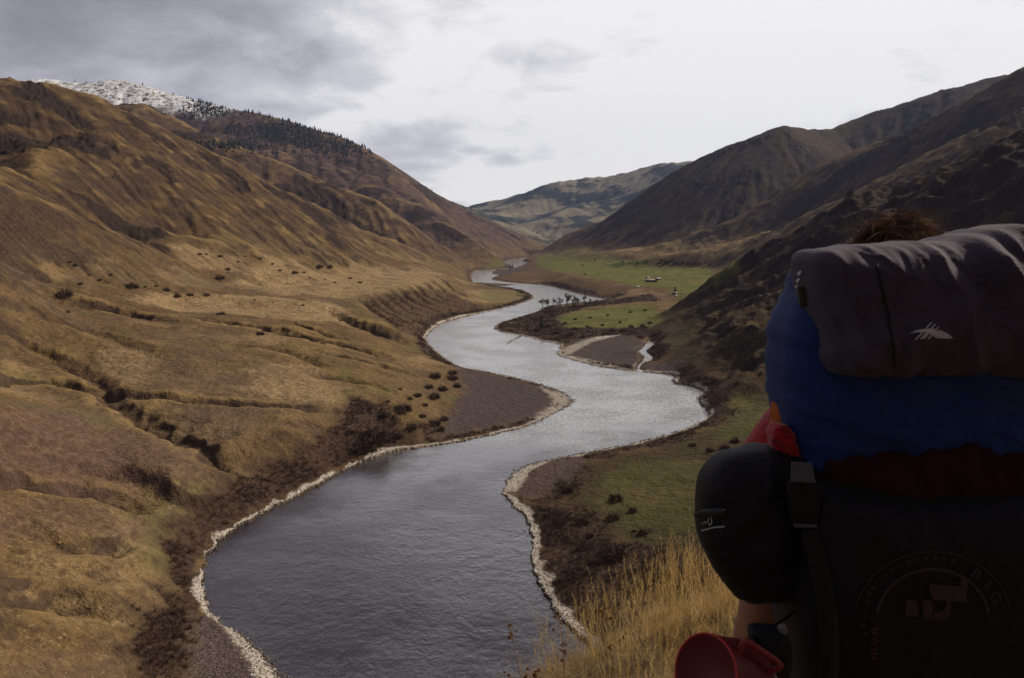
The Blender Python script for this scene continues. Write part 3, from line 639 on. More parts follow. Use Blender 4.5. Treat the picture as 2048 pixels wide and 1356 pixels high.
def near_patch():
    nt, nr = 220, 170; a = np.linspace(0, 2*np.pi, nt, endpoint=False); r = np.concatenate([[0.02], np.exp(np.linspace(math.log(.08), math.log(100), nr-1))])
    A_, R_ = np.meshgrid(a, r); x = .6+np.sin(A_)*R_; y = 2.2+np.cos(A_)*R_; z = gz(x, y)
    c = np.stack([x, y, z], -1).reshape(-1, 3); i = np.arange(nr*nt).reshape(nr, nt); j = np.roll(i, -1, 1)
    q = np.stack([i[:-1], i[1:], j[1:], j[:-1]], -1).reshape(-1, 4)
    m, T, b = material('near_soil', .95, .1); P = T.new('ShaderNodeTexCoord').outputs['Object']
    n = T.noise(P, 7, 6, .7); c1 = T.mix(T.ramp(n, .38, .62), (.075, .048, .030), (.27, .19, .10)); T.put(b.inputs['Base Color'], c1)
    bu = T.new('ShaderNodeBump'); bu.inputs['Strength'].default_value = .8; bu.inputs['Distance'].default_value = .02; T.put(bu.inputs['Height'], T.noise(P, 25, 5, .7)); T.put(b.inputs['Normal'], bu.outputs[0])
    tag(np_mesh('near_hillside', c, q, m), kind='structure')
near_patch()

# ---- thin strips (blades, stalks, twigs): arrays of root, direction, bend, length, width -> quads
def strips(root, d, bend, L, Wd, seg=4, face=None):
    n = len(root); t = np.linspace(0, 1, seg+1)
    p = root[:, None]+d[:, None]*(L[:, None]*t)[..., None]+bend[:, None]*(L[:, None]*t**2)[..., None]
    if face is None: face = rng.normal(size=(n, 3)); face[:, 2] *= .2
    side = np.cross(d, face); side /= np.linalg.norm(side, axis=1, keepdims=True)+1e-9
    wv = (Wd[:, None]*(1-.85*t))[..., None]*side[:, None]*.5
    a = p-wv; b = p+wv; V = np.stack([a, b], 2).reshape(-1, 3)
    base = (np.arange(n)*(seg+1)*2)[:, None]+(np.arange(seg)*2)[None]
    q = np.stack([base, base+1, base+3, base+2], -1).reshape(-1, 4); return V, q
def unit(v): return v/(np.linalg.norm(v, axis=-1, keepdims=True)+1e-9)
def merge(parts):
    V = []; Qs = []; o_ = 0
    for v, q in parts: V.append(v); Qs.append(q+o_); o_ += len(v)
    return np.concatenate(V), np.concatenate(Qs)
def leaf_mat(name, c0, c1, trans=.4, scale=3.):
    m = bpy.data.materials.new(name); m.use_nodes = True; T = NT(m.node_tree); b = m.node_tree.nodes['Principled BSDF']; b.inputs['Roughness'].default_value = .7; b.inputs['Specular IOR Level'].default_value = .2
    P = T.new('ShaderNodeTexCoord').outputs['Object']; c = T.mix(T.ramp(T.noise(P, scale, 4, .7), .35, .65), c0, c1); T.put(b.inputs['Base Color'], c)
    if trans:
        tr = T.new('ShaderNodeBsdfTranslucent'); T.put(tr.inputs[0], c); mx = T.new('ShaderNodeMixShader'); mx.inputs[0].default_value = trans
        T.l.new(b.outputs[0], mx.inputs[1]); T.l.new(tr.outputs[0], mx.inputs[2]); T.l.new(mx.outputs[0], m.node_tree.nodes['Material Output'].inputs[0])
    return m
M_DRY = leaf_mat('dry_blades', (.40, .25, .075), (.72, .52, .22), .45, 2.5)
M_STRAW = leaf_mat('straw_litter', (.20, .13, .07), (.50, .38, .22), .35, 5)
def near_grass():
    parts = []
    # tussock centres: dense towards the right, thinning towards the drop on the left
    n = 320; px = rng.uniform(.0, 1, n)**.65; Yc = rng.uniform(2.7, 6.2, n); Xc = Yc*(.01+.38*px)+rng.normal(0, .04, n); hf = .55+.45*px
    for X0, Y0, f_ in zip(Xc, Yc, hf):
        m = int(rng.integers(14, 46)*f_); rad = rng.uniform(.03, .13)
        a = rng.uniform(0, 2*np.pi, m); rr = rad*np.sqrt(rng.random(m)); x = X0+np.cos(a)*rr; y = Y0+np.sin(a)*rr
        root = np.stack([x, y, gz(x, y)-.02], -1)
        lean = np.stack([np.cos(a)*rng.uniform(0, .5, m)-.03, np.sin(a)*rng.uniform(0, .5, m), np.ones(m)], -1)
        L = rng.uniform(.12, .34, m)*(.6+.6*rng.random())*f_; bend = np.stack([rng.normal(0, .30, m), rng.normal(0, .3, m), -rng.uniform(0, .45, m)], -1)
        parts.append(strips(root, unit(lean), bend, L, rng.uniform(.0016, .0032, m)))
        k = rng.integers(0, 5)
        if k == 0: continue
        a = rng.uniform(0, 2*np.pi, k); x = X0+np.cos(a)*.04; y = Y0+np.sin(a)*.04; root = np.stack([x, y, gz(x, y)], -1)
        lean = unit(np.stack([rng.normal(-.03, .13, k), rng.normal(0, .12, k), np.ones(k)], -1)); L = rng.uniform(.28, .66, k)*(.5+.5*f_); bend = np.stack([rng.normal(0, .08, k), rng.normal(0, .08, k), np.zeros(k)], -1)
        parts.append(strips(root, lean, bend, L, rng.uniform(.0018, .0026, k)))
        # narrow seed heads: short ascending bristles on the top third
        for j in range(k):
            for t in np.linspace(.62, 1, 9):
                p = root[j]+lean[j]*L[j]*t+bend[j]*L[j]*t*t
                b2 = unit(lean[j][None]+rng.normal(0, .28, (2, 3))); parts.append(strips(np.repeat(p[None], 2, 0), b2, np.zeros((2, 3)), np.full(2, .035), np.full(2, .0024), seg=1))
    v, q = merge(parts); tag(np_mesh('dry_grass', v, q, M_DRY, smooth_=False), kind='stuff')
    n = 14000; Yc = rng.uniform(2.4, 7.2, n); Xc = Yc*rng.uniform(-.02, .55, n)
    root = np.stack([Xc, Yc, gz(Xc, Yc)-.005], -1); d = unit(np.stack([rng.normal(0, 1, n), rng.normal(0, 1, n), np.abs(rng.normal(.5, .5, n))], -1))
    v, q = strips(root, d, rng.normal(0, .4, (n, 3)), rng.uniform(.06, .22, n), rng.uniform(.0018, .004, n), 3)
    tag(np_mesh('grass_litter', v, q, M_STRAW, smooth_=False), kind='stuff')
near_grass()

def weed(X0, Y0, H_, lean, seed, label):
    g = np.random.default_rng(seed); z0 = float(gz(X0, Y0)); e = bpy.data.objects.new('dried_weed', None); e.location = (X0, Y0, z0); COL.objects.link(e); tag(e, label, 'plant', 'dried weeds with round seed heads')
    st = []; heads = []
    def stem(p, d, L, r, lv):
        P = np.array([p+d*L*t+np.array([lean*.12, 0, 0])*L*t*t for t in np.linspace(0, 1, 7)]); st.append(tube_np(P, np.linspace(r, r*.5, 7), 5)); heads.append((P[-1], g.uniform(.005, .009)))
        if lv < 2:
            for k in range(5 if lv == 0 else 2):
                t = g.uniform(.35, .95); q_ = P[int(t*6)]; stem(q_, unit(d+g.normal(0, .55, 3)*np.array([1, 1, .4])), L*g.uniform(.14, .30), r*.55, lv+1)
    stem(np.zeros(3), unit(np.array([lean, g.normal(0, .05), 1.])), H_, .0022, 0)
    v, q = merge(st); o_ = np_mesh('stem', v, q, M_STRAW); o_.parent = e
    for p, r in heads:
        n = 46; d = unit(g.normal(size=(n, 3))); v, q = strips(np.repeat(p[None], n, 0), d, np.zeros((n, 3)), np.full(n, r*1.3), np.full(n, r*.55), 1); o_ = np_mesh('seed_head', v, q, M_SEED, smooth_=False); o_.parent = e
M_SEED = leaf_mat('rust_seeds', (.16, .065, .025), (.34, .17, .06), .3, 40)
WEEDS = [(.10, 3.5, .62, -.16, 1, 'tallest dried weed leaning left over the water with round rusty seed heads'), (.28, 3.6, .52, -.05, 2, 'dried weed with rusty seed heads beside the pale shingle line'), (.50, 3.7, .56, .02, 3, 'upright dried weed with rusty seed heads in front of the brown bank'), (.17, 3.3, .40, -.22, 4, 'shortest dried weed low in the bottom grass over the water'), (.72, 4.0, .50, .05, 5, 'dried weed among the golden stalks below the brown scrub')]
# ---- small solid builders
def tube_np(P, rad, sides=6, cap=True):
    P = np.asarray(P, float); n = len(P); rad = np.broadcast_to(rad, n); T = np.gradient(P, axis=0); T = unit(T); V = []
    up = np.array([0, 0, 1.]) if abs(T[0, 2]) < .9 else np.array([1., 0, 0])
    for i in range(n):
        s_ = np.cross(T[i], up); s_ /= np.linalg.norm(s_)+1e-9; u_ = np.cross(s_, T[i]); up = u_
        a = np.arange(sides)*2*np.pi/sides; V.append(P[i]+rad[i]*(np.cos(a)[:, None]*s_+np.sin(a)[:, None]*u_))
    V = np.concatenate(V); i = np.arange(n*sides).reshape(n, sides); j = np.roll(i, -1, 1); q = np.stack([i[:-1], j[:-1], j[1:], i[1:]], -1).reshape(-1, 4)
    return V, q
for w_ in WEEDS: weed(*w_)
def link(name, V, q, mat, parent=None, sm=True, mods=()):
    V = np.asarray(V, float); o = np_mesh(name, V, q, mat, smooth_=sm)
    if parent: o.parent = parent; o.matrix_parent_inverse = Matrix.Translation(-parent.location) if False else Matrix()
    return o
def empty(name, loc, label, cat, group=None):
    e = bpy.data.objects.new(name, None); e.location = loc; e.empty_display_size = .1; COL.objects.link(e); return tag(e, label, cat, group)
def part(name, V, q, mat, parent, sm=True):
    """V in world coordinates; stored relative to the parent chain's base point"""
    b = Vector((0, 0, 0)); p = parent
    while p: b += p.location; p = p.parent
    return link(name, np.asarray(V, float)-np.array(b), q, mat, parent, sm)

# ------------------------------------------------------------------ riverside brush, rocks
hflat = h.ravel(); cumcache = {}
def scatter(wt, n):
    p = (wt*(r_**2)).ravel().astype(np.float64); c = np.cumsum(p); k = np.searchsorted(c, rng.random(n)*c[-1]); k = np.clip(k, 0, len(c)-1)
    jit = r_.ravel()[k]*.0015; x = X.ravel()[k]+rng.normal(0, 1, n)*jit; y = Y.ravel()[k]+rng.normal(0, 1, n)*jit
    return x, y, hflat[k], r_.ravel()[k]
M_TWIG = leaf_mat('bare_twigs', (.058, .034, .027), (.118, .072, .050), .1, .35)
def clumps(x, y, z, size, m=26):
    n = len(x); root = np.repeat(np.stack([x, y, z-.1], -1), m, 0); s_ = np.repeat(size, m); N = n*m
    a = rng.uniform(0, 2*np.pi, N); t = rng.random(N)**.6*1.15
    d = unit(np.stack([np.cos(a)*t, np.sin(a)*t, np.ones(N)*.9], -1)); root = root+np.stack([np.cos(a), np.sin(a), a*0], -1)*(s_*.35*rng.random(N))[:, None]
    root[:, 2] += s_*.5*rng.random(N)*(rng.random(N) < .6)
    return strips(root, d, rng.normal(0, .3, (N, 3)), s_*rng.uniform(.4, 1, N), s_*rng.uniform(.05, .13, N), 2)
bw = brushm*smooth(brushm, .5, .75)*smooth(o, 3, 6)*(r_ < 1700)/(r_**1.15)
bw = bw*(.3+smooth(fbm(X/22, Y/22, 3), -.25, .45))
x_, y_, z_, rr_ = scatter(bw, 17000)
v, q = clumps(x_, y_, z_, rng.uniform(.5, 1.9, len(x_))*(.7+rr_*.0006), 20)
tag(np_mesh('riverside_brush', v, q, M_TWIG, smooth_=False), kind='stuff')
# scattered low tufts over the dry benches and the right-hand slopes
bw = (1-brushm)*smooth(o, 15, 40)*(r_ < 1500)*(1-.75*green)/(r_**1.3)*smooth(fbm(X/60, Y/60, 4), .0, .5)
x_, y_, z_, rr_ = scatter(bw, 6500)
v, q = clumps(x_, y_, z_, rng.uniform(.3, .9, len(x_))*(.7+rr_*.0008), 12)
tag(np_mesh('sagebrush', v, q, leaf_mat('sage_twigs', (.085, .055, .034), (.17, .12, .07), .1, .6), smooth_=False), kind='stuff')
def ico():
    bm = bmesh.new(); bmesh.ops.create_icosphere(bm, subdivisions=1, radius=1); v = np.array([p.co[:] for p in bm.verts]); f = np.array([[p.index for p in g.verts] for g in bm.faces]); bm.free(); return v, f
IV, IF = ico()
def rocks(x, y, z, size, flat=.6):
    n = len(x); v = IV[None]*(1+rng.normal(0, .16, (n, len(IV), 1))); v = v*np.stack([size*rng.uniform(.7, 1.4, n), size*rng.uniform(.7, 1.4, n), size*flat*rng.uniform(.6, 1.2, n)], -1)[:, None]
    a = rng.uniform(0, 6.28, n); c, s_ = np.cos(a)[:, None], np.sin(a)[:, None]; vx = v[..., 0]*c-v[..., 1]*s_; vy = v[..., 0]*s_+v[..., 1]*c
    v = np.stack([vx+x[:, None], vy+y[:, None], v[..., 2]+z[:, None]], -1).reshape(-1, 3); f = (IF[None]+(np.arange(n)*len(IV))[:, None, None]).reshape(-1, 3); return v, f
M_COB = simple_mat('pale_cobbles', (.52, .46, .39), .9, .15, .45, .9)
M_DROCK = simple_mat('dark_rocks', (.10, .082, .075), .8, .3, .5, .9)
x_, y_, z_, rr_ = scatter(shore*(r_ < 800)/(r_**.9), 11000)
v, q = rocks(x_, y_, z_, rng.uniform(.10, .34, len(x_))*(.8+rr_*.0006)); tag(np_mesh('shore_cobbles', v, q, M_COB, smooth_=False), kind='stuff')
edge = np.exp(-((sdn-.4)/1.3)**2)*(r_ < 900)/(r_**.8)
edge = edge*(.12+np.clip(mask_poly([(1060,755),(1160,790),(1155,830),(1090,800),(1020,770),(940,745),(960,735)], 6, 0)+mask_poly([(1050,915),(1200,890),(1340,850),(1440,830),(1400,770),(1340,745),(1350,780),(1400,840),(1200,915),(1010,960)], 4, 0)+mask_poly([(490,1262),(560,1330),(610,1400),(560,1400),(470,1262)], 2, 0), 0, 1))
x_, y_, z_, rr_ = scatter(edge, 3800)
v, q = rocks(x_, y_, np.maximum(z_, -.1), rng.uniform(.15, .5, len(x_))*(.8+rr_*.0008)); tag(np_mesh('waterline_rocks', v, q, M_DROCK, smooth_=False), kind='stuff')
x_, y_, z_, rr_ = scatter(gravel*(r_ < 800)/(r_**1.), 6000)
v, q = rocks(x_, y_, z_, rng.uniform(.08, .25, len(x_))*(.8+rr_*.0008)); tag(np_mesh('bar_gravel', v, q, simple_mat('bar_stones', (.13, .10, .095), .9, .15, .5, .7), smooth_=False), kind='stuff')

# ------------------------------------------------------------------ shrubs and trees that stand alone
def at(px, py):
    x, y = drape(px, py); a, b = chart(np.array([x]), np.array([y])); a = np.clip(a/(EC-1)*(MC-1), 0, MC-1.01); b = np.clip(b, 0, MR-1.01)
    return float(x), float(y), float(h[int(b[0]), int(a[0])])
def shrub_mesh(seed, n=300):
    g = np.random.default_rng(seed); global rng; keep = rng; rng = g
    a = g.uniform(0, 6.28, n); t = g.random(n)**.5*2.2; d = unit(np.stack([np.cos(a)*t, np.sin(a)*t, g.uniform(.1, .9, n)], -1))
    rr = np.sqrt(g.random(n))*.55; root = np.stack([np.cos(a)*rr, np.sin(a)*rr, g.random(n)*.5*(1.1-rr*1.6)], -1)
    r = strips(root, d, g.normal(0, .35, (n, 3)), g.uniform(.2, .5, n), g.uniform(.03, .07, n), 3); rng = keep; return r
def stem_mesh(seed):
    g = np.random.default_rng(seed); ps = []
    for k in range(5):
        a = g.uniform(0, 6.28); P = np.array([[0, 0, -.1], [.08*math.cos(a), .08*math.sin(a), .2], [.25*math.cos(a), .25*math.sin(a), .5]]); ps.append(tube_np(P, np.array([.035, .028, .012]), 5))
    return merge(ps)
SH = []
for k in range(4):
    v, q = shrub_mesh(k+11); me = np_mesh('shrub_crown', v, q, M_TWIG, smooth_=False); v2, q2 = stem_mesh(k+3); st = np_mesh('shrub_stems', v2, q2, simple_mat('shrub_bark', (.07, .045, .035)))
    SH.append((me.data, st.data)); COL.objects.unlink(me); COL.objects.unlink(st)
    bpy.data.objects.remove(me); bpy.data.objects.remove(st)
def shrub(px, py, wpx, label, group=None, k=None):
    x, y, z = at(px, py); s_ = max(wpx/F*math.hypot(x, y)*.75, .5)
    k = random.randrange(4) if k is None else k
    e = empty('shrub', (x, y, z), label, 'shrub', group); e.scale = (s_*random.uniform(.75, 1.05), s_*random.uniform(.75, 1.05), s_*random.uniform(1.1, 1.7)); e.rotation_euler[2] = random.uniform(0, 6.28)
    for nm, me in zip(('crown', 'stems'), SH[k]):
        c = bpy.data.objects.new(nm, me); COL.objects.link(c); c.parent = e
shrub(440, 559, 17, 'round dark shrub alone on pale grass at the foot of the big brown hill')
shrub(262, 577, 20, 'largest dark shrub of the pair on the upper left terrace rim')
shrub(272, 578, 11, 'small shrub touching the right side of the largest terrace rim shrub')
shrub(129, 593, 24, 'dark wide shrub in the hollow near the left picture edge below the hill')
shrub(333, 582, 12, 'small dark shrub between the terrace rim pair and the row of three')
for x0, lb in ((355, 'left shrub of the row of three on the terrace rim'), (380, 'middle and widest shrub of the row of three on the terrace rim'), (413, 'right shrub of the row of three on the terrace rim')): shrub(x0, 593, 12, lb)
shrub(445, 629, 10, 'small shrub standing just above the long dark scarp, right one of two'); shrub(436, 629, 7, 'smallest shrub just above the long dark scarp, left one of two')
shrub(520, 671, 16, 'flat dark shrub below the long dark scarp of the left terrace')
shrub(136, 627, 9, 'lone small shrub on bare grass at the far left below the thin scarp')
shrub(748, 888, 62, 'largest dark bare thicket shrub on the left bank above the shingle line', k=0)
shrub(722, 900, 42, 'dark bare shrub against the left side of the largest bank thicket', k=1)
shrub(783, 880, 40, 'dark bare shrub against the right side of the largest bank thicket', k=2)
shrub(823, 862, 24, 'dark shrub right of the largest bank thicket near the shingle line')
shrub(806, 823, 32, 'wide dark shrub on the green flat above the bank thicket')
shrub(765, 836, 20, 'round dark shrub left of the wide one on the green flat')
shrub(870, 757, 24, 'round shrub beside the upper end of the brown gravel bar')
for p in [(835,795,20),(868,798,26),(885,782,22),(905,760,22),(850,812,14),(845,835,14),(870,850,28),(888,842,20),(905,750,18),(858,778,16),(820,800,13),(700,868,18),(690,850,10),(915,775,16),(882,862,16),(740,820,10),(775,805,9),(800,780,9)]:
    shrub(*p, 'dark bare shrub among those dotted over the left flat by the gravel bar', 'shrubs dotted over the left flat by the gravel bar')
for p in [(510,602,5),(606,612,6),(545,606,4),(160,570,8),(200,560,8),(222,551,7),(176,552,8),(150,536,9),(140,530,7),(400,512,8),(412,509,6),(440,515,9),(476,524,6),(455,540,9),(560,542,7),(590,548,13),(608,545,7),(640,538,14),(660,536,10),(620,556,5),(650,560,5),(520,520,7),(490,515,5),(545,530,6),(670,566,5),(290,575,6),(312,574,7),(700,558,6),(500,540,4),(480,550,4),(575,567,4),(720,566,8)]:
    shrub(*p, 'tiny dark shrub dotted over the dry upper left terrace', 'tiny shrubs dotted over the upper left terrace')
shrub(1228, 1118, 46, 'pale brown leafless shrub behind the dry grass, largest on the right meadow', k=1)
shrub(1286, 1070, 22, 'round pale shrub on the green meadow above the largest one')
shrub(1268, 1065, 11, 'small dark shrub touching the round pale meadow shrub')
shrub(1231, 1003, 26, 'grey brown shrub at the left edge of the green right meadow')
for p in [(1265,1025,18),(1225,1040,30),(1165,1048,26),(1300,1140,18),(1290,1125,14),(1190,1130,24),(1160,1100,20),(1120,1050,24),(1135,985,22),(1180,1075,18),(1330,1120,14),(1450,898,20),(1420,905,16),(1385,893,14),(1470,885,18)]:
    shrub(*p, 'low leafless shrub dotted along the edge of the right meadow', 'shrubs along the edge of the right meadow')
for p in [(1130,648,9),(1150,660,10),(1175,655,8),(1205,652,8),(1240,646,7),(1262,655,11),(1225,663,13),(1245,664,13),(1285,655,12),(1300,648,10),(1180,636,7),(1215,632,7),(1260,628,6),(1290,622,7),(1150,640,8),(1095,655,12),(1110,668,14),(1075,662,12),(1140,672,13),(1165,676,10)]:
    shrub(*p, 'dark shrub dotted over the green flat inside the river bend', 'shrubs on the green flat inside the river bend')
for p in [(1245,524,5),(1260,527,6),(1275,528,5),(1325,522,8),(1335,526,12),(1345,522,9),(1352,528,13),(1365,526,12),(1378,528,12),(1390,526,10),(1400,528,8),(1412,527,6),(1318,527,7),(1160,519,4),(1190,521,4),(1165,531,4),(1170,549,4),(1420,530,5),(1328,542,3),(1230,533,3),(1132,527,3)]:
    shrub(*p, 'dark shrub in the scattered line above the bright green field', 'shrubs above the bright green field')

def bare_tree(px, py, hpx, label, group=None, seed=1, dark=1.0):
    """forking leafless tree: trunk with limbs, crown of fine twigs"""
    x, y, z = at(px, py); Ht = 1.35*hpx/F*math.hypot(x, y); g = np.random.default_rng(seed)
    e = empty('riverside_tree', (x, y, z), label, 'tree', group)
    tubes = []; tw = []
    def grow(p, d, L, r, lvl):
        q1 = p+d*L*.5+g.normal(0, .03, 3)*L; q2 = p+d*L+g.normal(0, .05, 3)*L
        tubes.append(tube_np([p, q1, q2], np.array([r, r*.85, r*.65]), 5))
        if lvl >= 3:
            for _ in range(9):
                tw.append((p+(q2-p)*g.uniform(.2, 1), unit(d+g.normal(0, .55, 3)+[0, 0, .25]), L*g.uniform(.5, 1.0)))
            return
        for _ in range(3 if lvl else 4):
            dd = unit(d+g.normal(0, .5, 3)+np.array([0, 0, .1])); grow(p+(q2-p)*g.uniform(.25, 1), dd, L*g.uniform(.5, .78), r*.55, lvl+1)
    grow(np.array([0, 0, -.3]), unit(np.array([g.normal(0, .08), g.normal(0, .08), 1])), Ht*.34, Ht*.030, 0)
    v, q = merge(tubes); link('trunk', v, q, M_BARK, e)
    P = np.array([t[0] for t in tw]); D = np.array([t[1] for t in tw]); L = np.array([t[2] for t in tw])
    P = np.repeat(P, 5, 0); D = unit(np.repeat(D, 5, 0)+g.normal(0, .5, (len(P), 3))); L = np.repeat(L, 5)*g.uniform(.5, 1.1, len(P))
    v, q = strips(P, D, g.normal(0, .15, P.shape), L, np.full(len(P), Ht*.010), 2); link('crown', v, q, M_TWIG2, e, sm=False)
M_BARK = simple_mat('grey_bark', (.10, .075, .06)); M_TWIG2 = leaf_mat('tree_twigs', (.095, .065, .052), (.16, .115, .09), .15, .5)
for i, (a_, b_, c_) in enumerate([(1086,617,22),(1096,616,24),(1107,615,20),(1121,614,25),(1133,613,27),(1145,613,25),(1157,612,22),(1169,611,20),(1181,609,16),(1194,607,13)]):
    bare_tree(a_, b_, c_, ['leafless riverside tree at the left end of the row against the bright water', 'leafless tree second from the left of the row against the bright water', 'thin short leafless tree third in the row against the bright water', 'wide leafless tree left of the tallest in the row against the bright water', 'tallest leafless tree in the middle of the row against the bright water', 'broad leafless tree right of the tallest in the row against the bright water', 'leafless tree fourth from the right end of the riverside row', 'leafless tree third from the right end of the riverside row', 'short leafless tree next to last at the right end of the riverside row', 'shortest leafless tree at the right end of the riverside row'][i], 'leafless trees in the riverside row', 40+i)
bare_tree(1350, 590, 16, 'leafless tree beside the small sheds at the foot of the dark crag', None, 70)
# evergreen
def conifer(seed, n=260, levels=9):
    g = np.random.default_rng(seed); ps = []
    for k in range(levels):
        t = k/(levels-1); zc = .12+t*.84; R_ = (1-t)*.21+.015; m = int(n/levels*(1.3-t))
        a = g.uniform(0, 6.28, m); rr = R_*g.uniform(.5, 1.1, m)
        root = np.stack([0*a, 0*a, zc+g.uniform(-.04, .04, m)], -1); d = unit(np.stack([np.cos(a), np.sin(a), g.uniform(-.55, .05, m)], -1))
        ps.append(strips(root, d, np.stack([0*a, 0*a, 0*a+.1], -1), rr, np.full(m, .055), 2, face=np.stack([0*a, 0*a, 0*a+1.], -1)+g.normal(0, .5, (m, 3))))
    return merge(ps)
M_NEEDLE = leaf_mat('dark_needles', (.018, .022, .016), (.040, .046, .030), .0, .3)
v, q = conifer(1); cm = np_mesh('crown', v, q, M_NEEDLE, smooth_=False); tv, tq = tube_np([[0, 0, -.05], [0, 0, .5], [0, 0, .95]], np.array([.02, .013, .003]), 5); tm = np_mesh('trunk', tv, tq, M_BARK)
CON = (cm.data, tm.data); bpy.data.objects.remove(cm); bpy.data.objects.remove(tm)
def evergreen(px, py, hpx, label):
    x, y, z = at(px, py); s_ = hpx/F*math.hypot(x, y); e = empty('evergreen_tree', (x, y, z), label, 'tree'); e.scale = (s_*1.5, s_*1.5, s_)
    for nm, me in zip(('crown', 'trunk'), CON): c = bpy.data.objects.new(nm, me); COL.objects.link(c); c.parent = e
evergreen(1083, 658, 32, 'dark evergreen tree standing alone on the green flat inside the river bend')
evergreen(1019.5, 535, 13, 'dark narrow tree at the river edge where the far reach narrows, left of two')
evergreen(1024.5, 535, 15, 'dark narrow tree at the river edge where the far reach narrows, right of two')
# pines of the snowy mountain: far, tiny, each its own tree
def far_pine(seed):
    """one closed ragged spire: alternating wide and narrow rings of boughs round the stem"""
    g = np.random.default_rng(seed); n = 9; prof = [(.02, 0), (.02, .10)]
    for k in range(6):
        t = k/6; prof += [(.21*(1-t)+.02, .12+t*.82), (.11*(1-t)+.008, .20+t*.78)]
    prof += [(.002, 1.0)]
    V = np.concatenate([np.stack([np.cos(a_)*r_2*f_, np.sin(a_)*r_2*f_, np.full(n, z_2)+g.normal(0, .012, n)*(r_2 > .03)], -1) for r_2, z_2 in prof for a_, f_ in [(np.arange(n)*2*np.pi/n+g.uniform(0, .6), g.uniform(.6, 1.35, n))]])
    i = np.arange(len(prof)*n).reshape(len(prof), n); j = np.roll(i, -1, 1); return V, np.stack([i[:-1], j[:-1], j[1:], i[1:]], -1).reshape(-1, 4)
sv, sq = far_pine(5); pm = np_mesh('pine_tree', sv, sq, M_NEEDLE, smooth_=False); PME = pm.data; bpy.data.objects.remove(pm)
def pine(px, py, hpx=None, label='tiny dark pine standing in the open forest on the snowy mountain', group='pines on the snowy mountain'):
    x, y, z = at(px, py); d = math.hypot(x, y)
    if d < 2300 or d > 5200: return 0
    s_ = (hpx or random.uniform(6, 10))/F*d; o2 = bpy.data.objects.new('pine_tree', PME); COL.objects.link(o2); o2.location = (x, y, z-1); o2.scale = (s_*1.1, s_*1.1, s_); o2.rotation_euler[2] = random.uniform(0, 6.28); tag(o2, label, 'tree', group); return 1
sky_c = np.array([(x, y) for x, y, z in Cc]); n = 0
random.seed(3)
while n < 170:                                     # on the crest
    px = random.choice([random.uniform(370, 560), random.uniform(430, 860), random.uniform(430, 700), random.uniform(60, 800)]); py = np.interp(px, sky_c[:, 0], sky_c[:, 1])-8
    while True:
        x, y = drape(px, py)
        if math.hypot(x, y) < 5300 or py > 400: break
        py += 1
    n += pine(px, py+random.random()**3*6, random.uniform(4, 6+4*random.random()))
for cx, cy, sx, sy, m in [(520,262,28,14,16),(560,270,30,14,20),(600,285,26,12,14),(460,290,32,5,22),(500,300,22,4,12),(415,225,22,9,14),(640,290,22,12,10),(690,300,22,10,8),(400,212,12,8,8)]:
    for _ in range(m): pine(random.gauss(cx, sx), random.gauss(cy, sy))
def forest():
    ps = []; random.seed(9)
    for cx, cy, sx, sy, m in [(560,262,40,12,420),(470,290,35,5,180),(620,280,40,14,260),(420,222,26,9,120),(690,300,35,12,120)]:
        for _ in range(m):
            x, y, z = at(random.gauss(cx, sx), random.gauss(cy, sy)); d = math.hypot(x, y)
            if 2300 < d < 5200:
                s_ = random.uniform(5, 9)/F*d; ps.append((PVN*np.array([s_*1.2, s_*1.2, s_])+np.array([x, y, z]), PQN))
    v, q = merge(ps); tag(np_mesh('distant_forest', v, q, M_NEEDLE, smooth_=False), kind='stuff')
PVN, PQN = far_pine(8); forest()
print('plants', time.time()-_t)

# ------------------------------------------------------------------ farm sheds on the green terrace, driftwood
def boxv(x0, x1, y0, y1, z0, z1): return np.array([[x, y, z] for z in (z0, z1) for y in (y0, y1) for x in (x0, x1)], float), np.array([[0, 2, 3, 1], [4, 5, 7, 6], [0, 1, 5, 4], [2, 6, 7, 3], [0, 4, 6, 2], [1, 3, 7, 5]])
def gable(L, Wd, He, Hr, mw, mr, md, name, px, py, rot, label, cat='barn', group=None, doors=2):
    x, y, z = at(px, py); e = empty(name, (x, y, z), label, cat, group); e.rotation_euler[2] = rot
    V = np.array([[-L/2, -Wd/2, -1.5], [L/2, -Wd/2, -1.5], [L/2, Wd/2, -1.5], [-L/2, Wd/2, -1.5], [-L/2, -Wd/2, He], [L/2, -Wd/2, He], [L/2, Wd/2, He], [-L/2, Wd/2, He], [-L/2, 0, Hr], [L/2, 0, Hr]], float)
    me = bpy.data.meshes.new('wall'); me.from_pydata(V.tolist(), [], [[0, 1, 5, 4], [2, 3, 7, 6], [1, 2, 6, 9, 5], [3, 0, 4, 8, 7], [3, 2, 1, 0], [4, 5, 9, 8], [6, 7, 8, 9]]); me.materials.append(mw); o2 = bpy.data.objects.new('wall', me); COL.objects.link(o2); o2.parent = e
    ov = .6; sl = (Hr-He)/(Wd/2); R2 = []
    for s_ in (-1, 1):
        ye = s_*(Wd/2+ov); ze = He-ov*sl+.12; b_ = np.array([[-L/2-ov, ye, ze], [L/2+ov, ye, ze], [L/2+ov, 0, Hr+.12], [-L/2-ov, 0, Hr+.12]]); R2.append((np.r_[b_, b_+[0, 0, .18]], np.array([[0, 1, 2, 3], [7, 6, 5, 4], [0, 4, 5, 1], [1, 5, 6, 2], [2, 6, 7, 3], [3, 7, 4, 0]])))
    v, q = merge(R2); link('roof', v, q, mr, e, sm=False)
    for k in range(doors):
        v, q = boxv(L/2-.01, L/2+.08, -Wd*.3+k*Wd*.38, -Wd*.3+k*Wd*.38+Wd*.24, -.2, He*.85); link('door', v, q, md, e, sm=False)
    return e
